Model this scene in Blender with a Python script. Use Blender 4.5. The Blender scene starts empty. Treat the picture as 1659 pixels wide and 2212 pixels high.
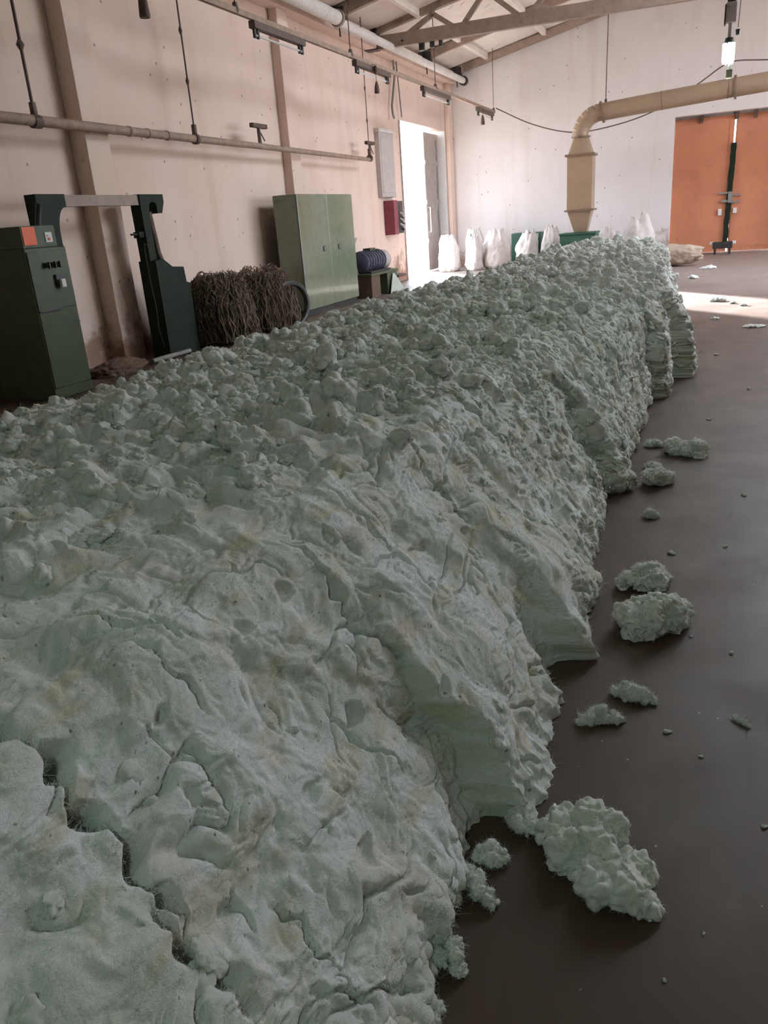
import bpy, bmesh, math, random
import numpy as np
from mathutils import Vector, Matrix, noise as mnoise
random.seed(7)
SC = bpy.context.scene
COL = SC.collection
# ================================================================ camera
CAM = bpy.data.objects.new('camera', bpy.data.cameras.new('camera')); COL.objects.link(CAM)
CAM.data.sensor_fit = 'HORIZONTAL'; CAM.data.sensor_width = 36.0; CAM.data.lens = 36.0 * 1698.0 / 1659.0
CAM.data.clip_start = .05; CAM.data.clip_end = 300
yaw, pitch, roll = math.radians(-22.42), math.radians(20.35), math.radians(-4.344)
fw = Vector((math.sin(yaw) * math.cos(pitch), math.cos(yaw) * math.cos(pitch), -math.sin(pitch)))
rt = Vector((math.cos(yaw), -math.sin(yaw), 0)); up = rt.cross(fw)
r2 = rt * math.cos(roll) + up * math.sin(roll); u2 = up * math.cos(roll) - rt * math.sin(roll)
CAM.matrix_world = Matrix(((r2.x, u2.x, -fw.x, 0), (r2.y, u2.y, -fw.y, 0), (r2.z, u2.z, -fw.z, 1.6), (0, 0, 0, 1)))
SC.camera = CAM
# ================================================================ light
SC.view_settings.view_transform = 'Standard'; SC.view_settings.look = 'None'
SC.view_settings.gamma = 1.0; SC.view_settings.use_curve_mapping = False
SC.view_settings.exposure = 0.22
WORLD = bpy.data.worlds.new('sky'); SC.world = WORLD; WORLD.use_nodes = True
bg = WORLD.node_tree.nodes['Background']; bg.inputs[0].default_value = (.76, .87, 1.0, 1); bg.inputs[1].default_value = 9.5
sun = bpy.data.lights.new('sun', 'SUN'); sun.energy = 62; sun.angle = math.radians(1.2); sun.color = (.88, .94, 1.0)
SUN = bpy.data.objects.new('sun', sun); COL.objects.link(SUN)
SUN_DIR = Vector((.66 * .966, -.75 * .966, -.255)).normalized()
SUN.rotation_euler = SUN_DIR.to_track_quat('-Z', 'Y').to_euler()
def portal(name, loc, rot, sx, sy):
    l = bpy.data.lights.new(name, 'AREA'); l.shape = 'RECTANGLE'; l.size = sx; l.size_y = sy; l.cycles.is_portal = True
    o = bpy.data.objects.new(name, l); COL.objects.link(o); o.location = loc; o.rotation_euler = rot
portal('doorway_sky_portal', (-7.62, 22.8, 2.0), (0, math.radians(-90), 0), 4.0, 2.8)
portal('added_gate_sky_portal', (10.02, 21.15, 2.3), (0, math.radians(90), 0), 4.6, 8.3)  # sky through the unseen gate opening added in the right wall
portal('added_skylight_portal', (3.5, 15.75, 7.06), (0, math.radians(12.5), 0), 3.8, 7.5)  # sky through the added roof opening
SC.cycles.max_bounces = 4; SC.cycles.diffuse_bounces = 3; SC.cycles.glossy_bounces = 2
SC.cycles.sample_clamp_indirect = 12.0; SC.cycles.use_denoising = True; SC.cycles.use_adaptive_sampling = True; SC.cycles.adaptive_threshold = .10; SC.cycles.adaptive_min_samples = 8; SC.cycles.use_light_tree = False
SC.cycles_curves.shape = 'RIBBONS'
SC.cycles.caustics_reflective = False; SC.cycles.caustics_refractive = False
# ================================================================ helpers
def tag(o, label=None, cat=None, group=None, kind=None):
    if label: o['label'] = label
    if cat: o['category'] = cat
    if group: o['group'] = group
    if kind: o['kind'] = kind
    return o
def thing(name, label, cat, loc=(0, 0, 0), rz=0, group=None):
    o = bpy.data.objects.new(name, None); COL.objects.link(o); o.location = loc; o.rotation_euler = (0, 0, rz); o.empty_display_size = .1
    return tag(o, label, cat, group)
class MB:
    """collects shapes, then links them as ONE mesh object"""
    def __init__(s): s.v = []; s.f = []
    def add(s, v, f):
        n = len(s.v); s.v += [tuple(p) for p in v]; s.f += [tuple(i + n for i in q) for q in f]; return s
    def box(s, x0, x1, y0, y1, z0, z1, bev=0.0):
        if bev <= 0:
            v = [(x, y, z) for z in (z0, z1) for y in (y0, y1) for x in (x0, x1)]
            return s.add(v, [(0, 2, 3, 1), (4, 5, 7, 6), (0, 1, 5, 4), (2, 6, 7, 3), (0, 4, 6, 2), (1, 3, 7, 5)])
        bm = bmesh.new(); bmesh.ops.create_cube(bm, size=1)
        for p in bm.verts: p.co = Vector(((x0 + x1) / 2 + p.co.x * (x1 - x0), (y0 + y1) / 2 + p.co.y * (y1 - y0), (z0 + z1) / 2 + p.co.z * (z1 - z0)))
        bmesh.ops.bevel(bm, geom=bm.edges[:], offset=bev, segments=2, affect='EDGES', profile=.5)
        bm.verts.ensure_lookup_table(); bm.verts.index_update()
        s.add([p.co[:] for p in bm.verts], [[q.index for q in f.verts] for f in bm.faces]); bm.free(); return s
    def prism(s, pts, axis, a, b):
        """closed outline in the plane across `axis`, extruded from a to b"""
        n = len(pts)
        def put(p, t): return {'x': (t, p[0], p[1]), 'y': (p[0], t, p[1]), 'z': (p[0], p[1], t)}[axis]
        v = [put(p, a) for p in pts] + [put(p, b) for p in pts]
        return s.add(v, [tuple(range(n - 1, -1, -1)), tuple(range(n, 2 * n))] + [(i, (i + 1) % n, n + (i + 1) % n, n + i) for i in range(n)])
    def tube(s, pts, rad, n=8, cap=True):
        pts = [Vector(p) for p in pts]; m = len(pts); rr = rad if isinstance(rad, (list, tuple)) else [rad] * m
        V = []; up = None
        for i, p in enumerate(pts):
            d = (pts[min(i + 1, m - 1)] - pts[max(i - 1, 0)])
            d = d.normalized() if d.length > 1e-9 else Vector((0, 0, 1))
            if up is None: up = Vector((0, 0, 1)) if abs(d.z) < .9 else Vector((1, 0, 0))
            a = d.cross(up)
            a = a.normalized() if a.length > 1e-6 else d.orthogonal().normalized()
            b = a.cross(d).normalized(); up = b
            for k in range(n):
                t = 2 * math.pi * k / n; V.append(p + a * (rr[i] * math.cos(t)) + b * (rr[i] * math.sin(t)))
        F = [(i * n + k, i * n + (k + 1) % n, (i + 1) * n + (k + 1) % n, (i + 1) * n + k) for i in range(m - 1) for k in range(n)]
        if cap: F += [tuple(range(n - 1, -1, -1)), tuple(range((m - 1) * n, m * n))]
        return s.add(V, F)
    def bar(s, p, q, w, h, upv=(0, 0, 1)):
        """rectangular bar from p to q, w across, h along upv"""
        p = Vector(p); q = Vector(q); d = (q - p).normalized(); u = Vector(upv); a = d.cross(u)
        a = a.normalized() if a.length > 1e-6 else d.orthogonal().normalized(); b = a.cross(d).normalized()
        V = [e + a * (sx * w / 2) + b * (sz * h / 2) for e in (p, q) for sx, sz in ((-1, -1), (1, -1), (1, 1), (-1, 1))]
        return s.add(V, [(0, 1, 2, 3), (7, 6, 5, 4), (0, 4, 5, 1), (1, 5, 6, 2), (2, 6, 7, 3), (3, 7, 4, 0)])
    def build(s, name, mat, parent=None, smooth=False, label=None):
        me = bpy.data.meshes.new(name); me.from_pydata(s.v, [], s.f); me.update()
        bm = bmesh.new(); bm.from_mesh(me); bmesh.ops.recalc_face_normals(bm, faces=bm.faces[:]); bm.to_mesh(me); bm.free()
        if smooth:
            me.polygons.foreach_set('use_smooth', [True] * len(me.polygons))
            me.set_sharp_from_angle(angle=math.radians(40))
        o = bpy.data.objects.new(name, me); COL.objects.link(o); me.materials.append(M[mat] if isinstance(mat, str) else mat)
        if parent is not None: o.parent = parent
        if label: o['label'] = label
        return o
def struct(name, mb, mat, parent=None, smooth=False):
    o = mb.build(name, mat, parent, smooth)
    if parent is None: o['kind'] = 'structure'
    return o
def raw_mesh(name, co, quads, mat, parent=None, smooth=True):
    me = bpy.data.meshes.new(name); nf = len(quads); k = quads.shape[1]
    me.vertices.add(len(co)); me.vertices.foreach_set('co', np.ascontiguousarray(co, dtype=np.float32).ravel())
    me.loops.add(nf * k); me.loops.foreach_set('vertex_index', np.ascontiguousarray(quads, dtype=np.int32).ravel())
    me.polygons.add(nf); me.polygons.foreach_set('loop_start', np.arange(0, nf * k, k, dtype=np.int32)); me.polygons.foreach_set('loop_total', np.full(nf, k, dtype=np.int32))
    if smooth: me.polygons.foreach_set('use_smooth', np.ones(nf, dtype=bool))
    me.update(calc_edges=True); me.validate()
    o = bpy.data.objects.new(name, me); COL.objects.link(o); me.materials.append(M[mat])
    if parent is not None: o.parent = parent
    return o
# ================================================================ materials
M = {}
class NT:
    def __init__(s, name):
        m = bpy.data.materials.new(name); m.use_nodes = True; s.m = m; s.t = m.node_tree; s.b = s.t.nodes['Principled BSDF']; s._c = None; M[name] = m
    def n(s, kind, **kw):
        x = s.t.nodes.new('ShaderNode' + kind)
        for k, v in kw.items():
            if k in x.inputs: x.inputs[k].default_value = v
            else: setattr(x, k, v)
        return x
    def l(s, a, b): s.t.links.new(a, b); return s
    def coord(s, scale=(1, 1, 1), obj=True, rot=(0, 0, 0)):
        tc = s.n('TexCoord'); mp = s.n('Mapping'); mp.inputs['Scale'].default_value = scale; mp.inputs['Rotation'].default_value = rot
        s.l(tc.outputs['Object'], mp.inputs['Vector']); return mp.outputs[0]
    def noise(s, scale, detail=4, rough=.55, vec=None, dist=0.0):
        x = s.n('TexNoise'); x.inputs['Scale'].default_value = scale; x.inputs['Detail'].default_value = detail; x.inputs['Roughness'].default_value = rough; x.inputs['Distortion'].default_value = dist
        if vec is not None: s.l(vec, x.inputs['Vector'])
        return x.outputs['Fac']
    def ramp(s, fac, stops):
        x = s.n('ValToRGB'); cr = x.color_ramp
        while len(cr.elements) < len(stops): cr.elements.new(.5)
        for e, (p, c) in zip(cr.elements, stops):
            e.position = p; e.color = (c, c, c, 1) if isinstance(c, (int, float)) else (*c, 1)
        s.l(fac, x.inputs[0]); return x.outputs[0]
    def mix(s, fac, a, b, mode='MIX'):
        x = s.n('Mix'); x.data_type = 'RGBA'; x.blend_type = mode
        for sock, v in ((x.inputs[0], fac), (x.inputs[6], a), (x.inputs[7], b)):
            if isinstance(v, (int, float)): sock.default_value = v
            elif isinstance(v, tuple): sock.default_value = (*v, 1)
            else: s.l(v, sock)
        return x.outputs[2]
    def math(s, op, a, b=0.0):
        x = s.n('Math', operation=op)
        for sock, v in ((x.inputs[0], a), (x.inputs[1], b)):
            if isinstance(v, (int, float)): sock.default_value = v
            else: s.l(v, sock)
        return x.outputs[0]
    def col(s, v):
        if isinstance(v, tuple): s.b.inputs['Base Color'].default_value = (*v, 1)
        else: s.l(v, s.b.inputs['Base Color'])
        return s
    def set(s, **kw):
        for k, v in kw.items():
            i = s.b.inputs[k.replace('_', ' ')]
            if hasattr(v, 'is_output'): s.l(v, i)
            else: i.default_value = v
        return s
    def bump(s, h, strength=.3, dist=.01):
        x = s.n('Bump'); x.inputs['Strength'].default_value = strength; x.inputs['Distance'].default_value = dist
        s.l(h, x.inputs['Height']); s.l(x.outputs[0], s.b.inputs['Normal']); return s
def paint(name, c, rough=.5, var=.12, metal=0.0, spec=.5, dirt=(.10, .07, .05), dirtamt=.5, scale=6):
    t = NT(name); v = t.coord()
    d = tuple(min(1, x * (1 - var * 2.2)) for x in c)
    base = t.mix(t.ramp(t.noise(scale, 3, .6, v), [(.3, 0), (.7, 1)]), d, c)
    base = t.mix(t.math('MULTIPLY', t.ramp(t.noise(scale * 2.7, 3, .7, v), [(.56, 0), (.74, 1)]), dirtamt), base, dirt)
    t.col(base).set(Roughness=rough, Metallic=metal)
    t.b.inputs['Specular IOR Level'].default_value = spec
    return t
def plaster(name, light, dark, stain):
    t = NT(name); v = t.coord()
    base = t.mix(t.ramp(t.noise(.7, 4, .62, v), [(.32, 0), (.66, 1)]), dark, light)
    streak = t.noise(1.0, 3, .6, t.coord((2.4, 2.4, .22)))
    base = t.mix(t.math('MULTIPLY', t.ramp(streak, [(.52, 0), (.75, 1)]), .35), base, stain)
    sep = t.n('SeparateXYZ'); t.l(v, sep.inputs[0]); flat = t.n('CombineXYZ'); t.l(t.math('ADD', sep.outputs[0], sep.outputs[1]), flat.inputs[0]); t.l(sep.outputs[2], flat.inputs[1])
    vo = t.n('TexVoronoi', voronoi_dimensions='2D'); vo.inputs['Scale'].default_value = 2.3; t.l(flat.outputs[0], vo.inputs['Vector'])
    chips = t.math('MULTIPLY', t.ramp(vo.outputs['Distance'], [(.035, 1), (.055, 0)]), t.ramp(t.noise(1.3, 2, .5, v), [(.54, 0), (.58, 1)]))
    base = t.mix(t.math('MULTIPLY', chips, .7), base, (.26, .17, .12))
    low = t.ramp(t.math('ADD', t.math('MULTIPLY', sep.outputs[2], .55), t.math('MULTIPLY', t.noise(2.2, 4, .65, v), 1.3)), [(.78, 1), (1.15, 0)])
    base = t.mix(t.math('MULTIPLY', low, .85), base, (.33, .18, .12))
    t.col(base).set(Roughness=.9)
plaster('plaster', (.88, .68, .58), (.80, .60, .49), (.62, .42, .31))
plaster('plaster_back', (.84, .755, .725), (.79, .70, .665), (.64, .50, .43))
plaster('ceiling_white', (.88, .78, .71), (.80, .69, .61), (.6, .48, .38))
t = NT('floor'); v = t.coord()
b = t.mix(t.ramp(t.noise(.55, 4, .6, v), [(.3, 0), (.7, 1)]), (.084, .050, .036), (.120, .070, .048))
b = t.mix(t.math('MULTIPLY', t.ramp(t.noise(1.6, 4, .7, t.coord((1, .55, 1))), [(.52, 0), (.78, 1)]), .40), b, (.24, .18, .145))
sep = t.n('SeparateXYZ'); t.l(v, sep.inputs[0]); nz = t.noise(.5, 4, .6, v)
far = t.ramp(t.math('MULTIPLY', t.math('ADD', sep.outputs[1], t.math('MULTIPLY', nz, 7.0)), .04), [(.62, 0), (.86, 1)])      # paler toward the doors: reflected daylight painted into the floor colour
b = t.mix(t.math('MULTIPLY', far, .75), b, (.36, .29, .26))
vo = t.n('TexVoronoi'); vo.inputs['Scale'].default_value = 22; t.l(v, vo.inputs['Vector'])
sp = t.math('MULTIPLY', t.ramp(vo.outputs['Distance'], [(.05, 1), (.09, 0)]), t.ramp(t.noise(9, 2, .5, v), [(.55, 0), (.6, 1)]))
b = t.mix(t.math('MULTIPLY', sp, .7), b, (.55, .52, .44))
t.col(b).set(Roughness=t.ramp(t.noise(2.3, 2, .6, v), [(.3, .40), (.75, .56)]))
t.b.inputs['Specular IOR Level'].default_value = .33
def cotton(name, from_heap):
    t = NT(name); v = t.coord()
    if from_heap:
        at = t.n('Attribute'); at.attribute_name = 'tint'; base = at.outputs['Color']
    else:
        base = t.mix(t.ramp(t.noise(3, 2, .6, v), [(.35, 0), (.65, 1)]), (.78, .755, .68), (.83, .83, .79))
    bp = t.n('Bump'); bp.inputs['Strength'].default_value = .36; bp.inputs['Distance'].default_value = .006; t.l(t.noise(150, 2, .75, v), bp.inputs['Height'])
    df = t.n('BsdfDiffuse'); t.l(base, df.inputs['Color']); t.l(bp.outputs[0], df.inputs['Normal'])
    t.l(df.outputs[0], t.t.nodes['Material Output'].inputs['Surface']); t.t.nodes.remove(t.b)
cotton('cotton', True); cotton('cotton_loose', False)
t = NT('fibre'); t.b.inputs['Base Color'].default_value = (.84, .83, .79, 1); t.set(Roughness=1.0); t.b.inputs['Specular IOR Level'].default_value = 0
paint('cabinet_green', (.215, .25, .165), .22, .08, dirtamt=.15)
M['cabinet_green'].node_tree.nodes['Principled BSDF'].inputs['Coat Weight'].default_value = .8; M['cabinet_green'].node_tree.nodes['Principled BSDF'].inputs['Coat Roughness'].default_value = .06
paint('machine_green', (.020, .030, .018), .55, .15, dirtamt=.3, spec=.15)
paint('control_green', (.105, .122, .068), .45, .10, dirtamt=.3, spec=.25)
paint('hopper_green', (.05, .14, .09), .5, .1)
paint('duct_tan', (.43, .30, .195), .42, .06, dirtamt=.12, scale=2)
paint('duct_rib', (.27, .18, .12), .5, .1)
paint('door_orange', (.69, .26, .135), .5, .07, dirt=(.35, .16, .09), dirtamt=.4, scale=1.5)
paint('door_grey', (.50, .42, .38), .6, .1, dirt=(.16, .13, .12), dirtamt=.5, scale=3)
paint('jamb_white', (.82, .80, .78), .7, .05, dirtamt=.1)
paint('steel_brown', (.40, .29, .23), .6, .12, dirtamt=.3)
paint('pipe_brown', (.45, .31, .235), .7, .15, dirtamt=.6, scale=9)
paint('pipe_white', (.80, .74, .68), .6, .08, dirtamt=.25)
paint('dark_metal', (.055, .048, .045), .45, .2, dirtamt=.2)
paint('rust_metal', (.17, .10, .07), .7, .2, dirtamt=.5, scale=12)
paint('motor_blue', (.085, .085, .13), .5, .15, dirtamt=.4)
paint('sheet_pale', (.55, .60, .50), .5, .06, dirtamt=.1)
paint('box_grey', (.60, .52, .49), .6, .08, dirtamt=.2)
paint('red_box', (.30, .05, .08), .45, .1, dirtamt=.2)
paint('sticker_orange', (.90, .13, .02), .5, .03, dirtamt=0)
paint('label_white', (.78, .74, .70), .6, .03, dirtamt=0)
paint('wire_dark', (.16, .11, .085), .7, .1, dirtamt=.2)
paint('steel_grey', (.30, .28, .25), .5, .1, dirtamt=.3)
paint('tube_glass', (.75, .72, .68), .25, .02, dirtamt=.1)
paint('sack_white', (.83, .745, .70), .8, .07, dirt=(.62, .46, .38), dirtamt=.4, scale=4, spec=.2)
paint('sack_beige', (.62, .47, .36), .75, .1, dirtamt=.2)
paint('fibre_brown', (.115, .075, .055), .9, .25, dirt=(.30, .21, .15), dirtamt=.6, scale=10)
paint('strand_brown', (.27, .185, .13), .85, .25, dirt=(.42, .31, .22), dirtamt=.6, scale=7)
paint('debris_brown', (.21, .125, .085), .95, .2, dirt=(.34, .26, .20), dirtamt=.6, scale=16)
paint('ground_pale', (.55, .50, .44), .9, .1, dirtamt=.2)
t = NT('bulb_glow'); t.col((.9, 1, .95)); t.b.inputs['Emission Color'].default_value = (.72, 1.0, .90, 1); t.b.inputs['Emission Strength'].default_value = 9
t = NT('red_print'); t.col((.6, .12, .1)).set(Roughness=.6)
# ================================================================ the hall
XL, XR, YB, YF, EAVE, RIDGE_X, SLOPE = -7.6, 10.0, 26.0, -8.0, 5.65, 1.2, .2225
def roof_z(x): return EAVE + SLOPE * (x - XL) if x < RIDGE_X else EAVE + SLOPE * (XR - x)
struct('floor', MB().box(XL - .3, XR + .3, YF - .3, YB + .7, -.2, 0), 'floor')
struct('ground', MB().box(-60, 60, -40, 70, -.45, -.21), 'ground_pale')
wl = MB().box(XL - .3, XL, YF - .3, 21.4, 0, 5.9).box(XL - .3, XL, 25.5, YB + .7, 0, 5.9).box(XL - .3, XL, 21.4, 25.5, 4.0, 5.9)
struct('wall_left', wl, 'plaster')
OD0, OD1, ODZ = -.97, 2.27, 3.72
wb = MB().box(XL, OD0, YB, YB + .55, 0, 5.6).box(OD1, XR, YB, YB + .55, 0, 5.6).box(OD0, OD1, YB, YB + .55, ODZ, 5.6)
wb.prism([(XL, 5.6), (XR, 5.6), (XR, EAVE + .05), (RIDGE_X, roof_z(RIDGE_X) + .05), (XL, EAVE + .05)], 'y', YB, YB + .55)
struct('wall_back', wb, 'plaster_back')
struct('wall_right', MB().box(XR, XR + .3, YF - .3, 17, 0, 5.9).box(XR, XR + .3, 25.3, YB + .7, 0, 5.9).box(XR, XR + .3, 17, 25.3, 4.6, 5.9), 'plaster')  # gate opening added out of view to let in more daylight
wf = MB().box(XL, XR, YF - .3, YF, 0, 5.6).prism([(XL, 5.6), (XR, 5.6), (XR, EAVE), (RIDGE_X, roof_z(RIDGE_X)), (XL, EAVE)], 'y', YF - .3, YF)
struct('wall_front', wf, 'plaster')
def roof_slab(x0, x1, y0, y1, mb):
    return mb.prism([(x0, roof_z(x0)), (x1, roof_z(x1)), (x1, roof_z(x1) + .3), (x0, roof_z(x0) + .3)], 'y', y0, y1)
SK = (1.6, 5.4, 12.0, 19.5)                                                          # unseen skylight added in the right roof slope to brighten the hall
cl = MB(); y0, y1 = YF - .5, YB + .8
roof_slab(XL - .4, RIDGE_X, y0, y1, cl); roof_slab(RIDGE_X, SK[0], y0, y1, cl); roof_slab(SK[1], XR + .4, y0, y1, cl); roof_slab(SK[0], SK[1], y0, SK[2], cl); roof_slab(SK[0], SK[1], SK[3], y1, cl)
struct('ceiling', cl, 'ceiling_white')
struct('trim_1', MB().box(XL, -7.35, 8.9, 9.36, 0, 5.62, .012), 'plaster')
struct('trim_2', MB().box(XL, -7.42, 14.7, 15.12, 0, 5.62, .012), 'plaster')
struct('trim_3', MB().box(XL, -7.46, 25.62, YB, 0, 5.62, .012), 'plaster')
struct('trim_4', MB().box(XL, -7.30, YF, YB, 5.30, 5.60, .01), 'plaster')          # ring beam under the eave
struct('trim_5', MB().box(OD0 - .35, OD1 + .35, YB - .30, YB, 0, .035, .01), 'plaster_back')  # pale threshold
for i, (x) in enumerate((-6.3, -4.6, -2.9, -1.2)):                                   # purlins under the roof
    struct('trim_%d' % (6 + i), MB().box(x - .05, x + .05, YF, YB, roof_z(x) - .14, roof_z(x) + .02), 'ceiling_white')
# doorway in the left wall: the far leaf is shut, the near one stands open outside
d1 = bpy.data.objects.new('door_1', None); COL.objects.link(d1); d1['kind'] = 'structure'; d1.location = (-7.86, 24.5, 0)
mb = MB().box(-.03, .03, -.34, .98, .03, 3.92, .008); mb.build('door_leaf', 'door_grey', d1)
for z in (.9, 2.0, 3.1): MB().box(.028, .05, -.33, .95, z - .06, z + .06).build('door_rail', 'door_grey', d1)
mb = MB(); rnd = random.Random(3)
pts = [(.55, .3)]; 
for k in range(16): pts.append((.74 + .10 * rnd.random(), .3 + k * .23))
for k in range(16): pts.append((.84 + .05 * rnd.random(), .3 + (15 - k) * .23))
mb.prism([(p[0], p[1]) for p in pts[1:]], 'x', .03, .042); mb.build('peeled_strip', 'steel_grey', d1)
hd = MB().tube([(.03, -.22, 1.15), (.10, -.22, 1.15), (.10, -.22, 1.85), (.03, -.22, 1.85)], .018).build('handle', 'jamb_white', d1)
MB().box(-.06, .29, -3.115, -3.05, 0, 3.99).build('door_frame', 'door_grey', d1)  # unseen dark lining added on the near jamb to cut bounced sunlight
fr = MB().box(-.10, .275, .985, 1.06, 0, 3.99).build('door_frame', 'jamb_white', d1)
# orange double door in the back wall
d3 = bpy.data.objects.new('door_2', None); COL.objects.link(d3); d3['kind'] = 'structure'; d3.location = (.63, YB + .42, 0)
MB().box(-1.60, -.02, 0, .05, .01, 3.68, .006).build('door_leaf', 'door_orange', d3)
MB().box(.02, 1.64, 0, .05, .01, 3.68, .006).build('door_leaf', 'door_orange', d3)
for x0, x1 in ((-1.60, -1.52), (-.14, -.05), (.05, .14), (1.55, 1.64)): MB().box(x0, x1, -.015, 0, .12, 3.62).build('door_stile', 'door_orange', d3)
for x0, x1 in ((-1.60, -.05), (.05, 1.64)):
    for z in (.14, 3.50): MB().box(x0, x1, -.014, 0, z, z + .10).build('door_rail', 'door_orange', d3)
MB().box(-1.62, 1.66, -.06, .08, 3.66, 3.80, .01).build('track', 'steel_grey', d3)
for x in (-.9, .02, .5): MB().box(x - .05, x + .05, -.10, -.05, 3.52, 3.74, .01).build('track_roller', 'rust_metal', d3)
mb = MB(); rnd = random.Random(5)
pl = [(-.085 + .02 * rnd.random() - .05 * (1 - k / 24), .10 + k * .118) for k in range(25)]; pr = [(.075 - .02 * rnd.random() - .05 * (1 - k / 24), .10 + k * .118) for k in range(25)]
mb.prism(pl + pr[::-1], 'y', -.07, -.016); mb.build('meeting_bar', 'machine_green', d3)
lk = MB()
for (x, z, w, h) in ((-.2, 1.62, .26, .05), (.18, 1.55, .2, .05), (-.16, 1.40, .18, .06), (.14, 1.36, .22, .05), (0, 1.5, .12, .3)): lk.box(x - w / 2, x + w / 2, -.11, -.07, z - h / 2, z + h / 2, .008)
lk.build('lock', 'steel_grey', d3)
MB().box(-.30, -.20, -.09, -.02, 1.02, 1.2, .01).build('lock_plate', 'label_white', d3); MB().box(.10, .2, -.09, -.02, 1.06, 1.2, .01).build('lock_plate', 'label_white', d3)
# ---------------------------------------------------------------- roof steel
def truss(Y, label):
    t = thing('roof_truss', label, 'truss', (XL, Y, 5.3), 0, None)
    def P(x, z): return (x - XL, 0, z - 5.3)
    zc = 5.42
    MB().bar(P(XL + .15, zc), P(XR - .15, zc), .14, .27).build('bottom_chord', 'steel_brown', t)
    MB().bar(P(XL + .1, roof_z(XL) + .02), P(RIDGE_X, roof_z(RIDGE_X) - .20), .14, .2).build('rafter', 'steel_brown', t)
    MB().bar(P(XR - .1, roof_z(XR) + .02), P(RIDGE_X, roof_z(RIDGE_X) - .20), .14, .2).build('rafter', 'steel_brown', t)
    xs = [-6.75, -5.95, -5.35, -4.75, -3.6, -2.6, -1.2, 0., 1.2]
    zs = lambda x: roof_z(x) - .2
    seq = [(-6.75, zc), (-5.95, zs(-5.95)), (-5.35, zc), (-4.75, zs(-4.75)), (-3.9, zc), (-2.6, zs(-2.6)), (-1.3, zc), (1.2, zs(1.2))]
    full = seq + [(2 * RIDGE_X - x, z) for x, z in seq[::-1][1:]]
    for a, b in zip(full[:-1], full[1:]): MB().bar(P(*a), P(*b), .09, .10).build('web_member', 'steel_brown', t)
    MB().box(-.02, .30, -.14, .14, -.02, .52, .01).build('end_plate', 'dark_metal', t)
    for x, w, z in ((1.35, .06, 0), (1.6, .05, .02), (1.8, .04, .02)): MB().box(x - w, x + w, -.05, .05, -.16 + z, -.01, .01).build('clamp', 'dark_metal', t)
    return t
truss(19.5, 'brown steel lattice roof truss spanning above the open doorway')
def rafter(Y, x1, label):
    t = thing('roof_rafter', label, 'rafter', (XL, Y, 5.6), 0, 'single rafters under the roof')
    MB().bar((.25, 0, roof_z(XL + .25) - 5.6 - .12), (x1 - XL, 0, roof_z(x1) - 5.6 - .12), .12, .2).build('beam', 'steel_brown', t)
    MB().box(.28, .52, -.10, .10, -.16, .10, .015).build('bracket', 'dark_metal', t)
    MB().tube([(.36, .02, -.1), (.37, .02, -.42)], .016, 6).build('bolt_rod', 'dark_metal', t)
rafter(17.1, RIDGE_X, 'short visible rafter end with dark bracket left of the lattice truss')
rafter(22.9, RIDGE_X, 'thin rafter end bracketed between the lattice truss and the back wall')
rafter(25.85, RIDGE_X, 'long brown rafter running up along the top of the back wall')
# ================================================================ cotton heap
# ---------------------------------------------------------------- noise on arrays
def _hash(ix, iy, seed):
    h = (ix.astype(np.int64) * 374761393 + iy.astype(np.int64) * 668265263 + seed * 1442695041) & 0xFFFFFFFF
    h = ((h ^ (h >> 13)) * 1274126177) & 0xFFFFFFFF
    h = ((h ^ (h >> 16)) * 2246822519) & 0xFFFFFFFF
    return ((h ^ (h >> 15)) & 0xFFFFFF).astype(np.float32) / 16777216.0
def perlin(x, y, seed=0):
    ix, iy = np.floor(x), np.floor(y); fx, fy = (x - ix).astype(np.float32), (y - iy).astype(np.float32)
    ix = ix.astype(np.int32); iy = iy.astype(np.int32)
    ux = fx * fx * fx * (fx * (fx * 6 - 15) + 10); uy = fy * fy * fy * (fy * (fy * 6 - 15) + 10)
    def g(dx, dy):
        a = _hash(ix + dx, iy + dy, seed) * 6.2831853
        return np.cos(a) * (fx - dx) + np.sin(a) * (fy - dy)
    a = g(0, 0); b = g(1, 0); c = g(0, 1); d = g(1, 1)
    return 1.5 * ((a + ux * (b - a)) * (1 - uy) + (c + ux * (d - c)) * uy)
def fbm(x, y, seed=0, octaves=4, gain=.5):
    out = 0; amp = 1.
    for k in range(octaves):
        out = out + amp * perlin(x, y, seed + 17 * k); x = x * 2.03 + 11.3; y = y * 2.03 - 7.7; amp *= gain
    return out
def domes(x, y, seed=0, jitter=.9, rad=.85):
    """rounded lumps, one per cell, each with its own size"""
    ix, iy = np.floor(x), np.floor(y); fx, fy = x - ix, y - iy
    ix = ix.astype(np.int32); iy = iy.astype(np.int32); best = np.zeros_like(fx)
    for dx in (-1, 0, 1):
        for dy in (-1, 0, 1):
            jx = .5 + jitter * (_hash(ix + dx, iy + dy, seed) - .5); jy = .5 + jitter * (_hash(ix + dx, iy + dy, seed + 5) - .5)
            s = .55 + .45 * _hash(ix + dx, iy + dy, seed + 9)
            d2 = ((dx + jx - fx) ** 2 + (dy + jy - fy) ** 2) / (rad * s) ** 2
            best = np.maximum(best, s * np.sqrt(np.clip(1 - d2, 0, 1)))
    return best
def sstep(a, b, v):
    t = np.clip((v - a) / (b - a), 0, 1); return t * t * (3 - 2 * t)
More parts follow.
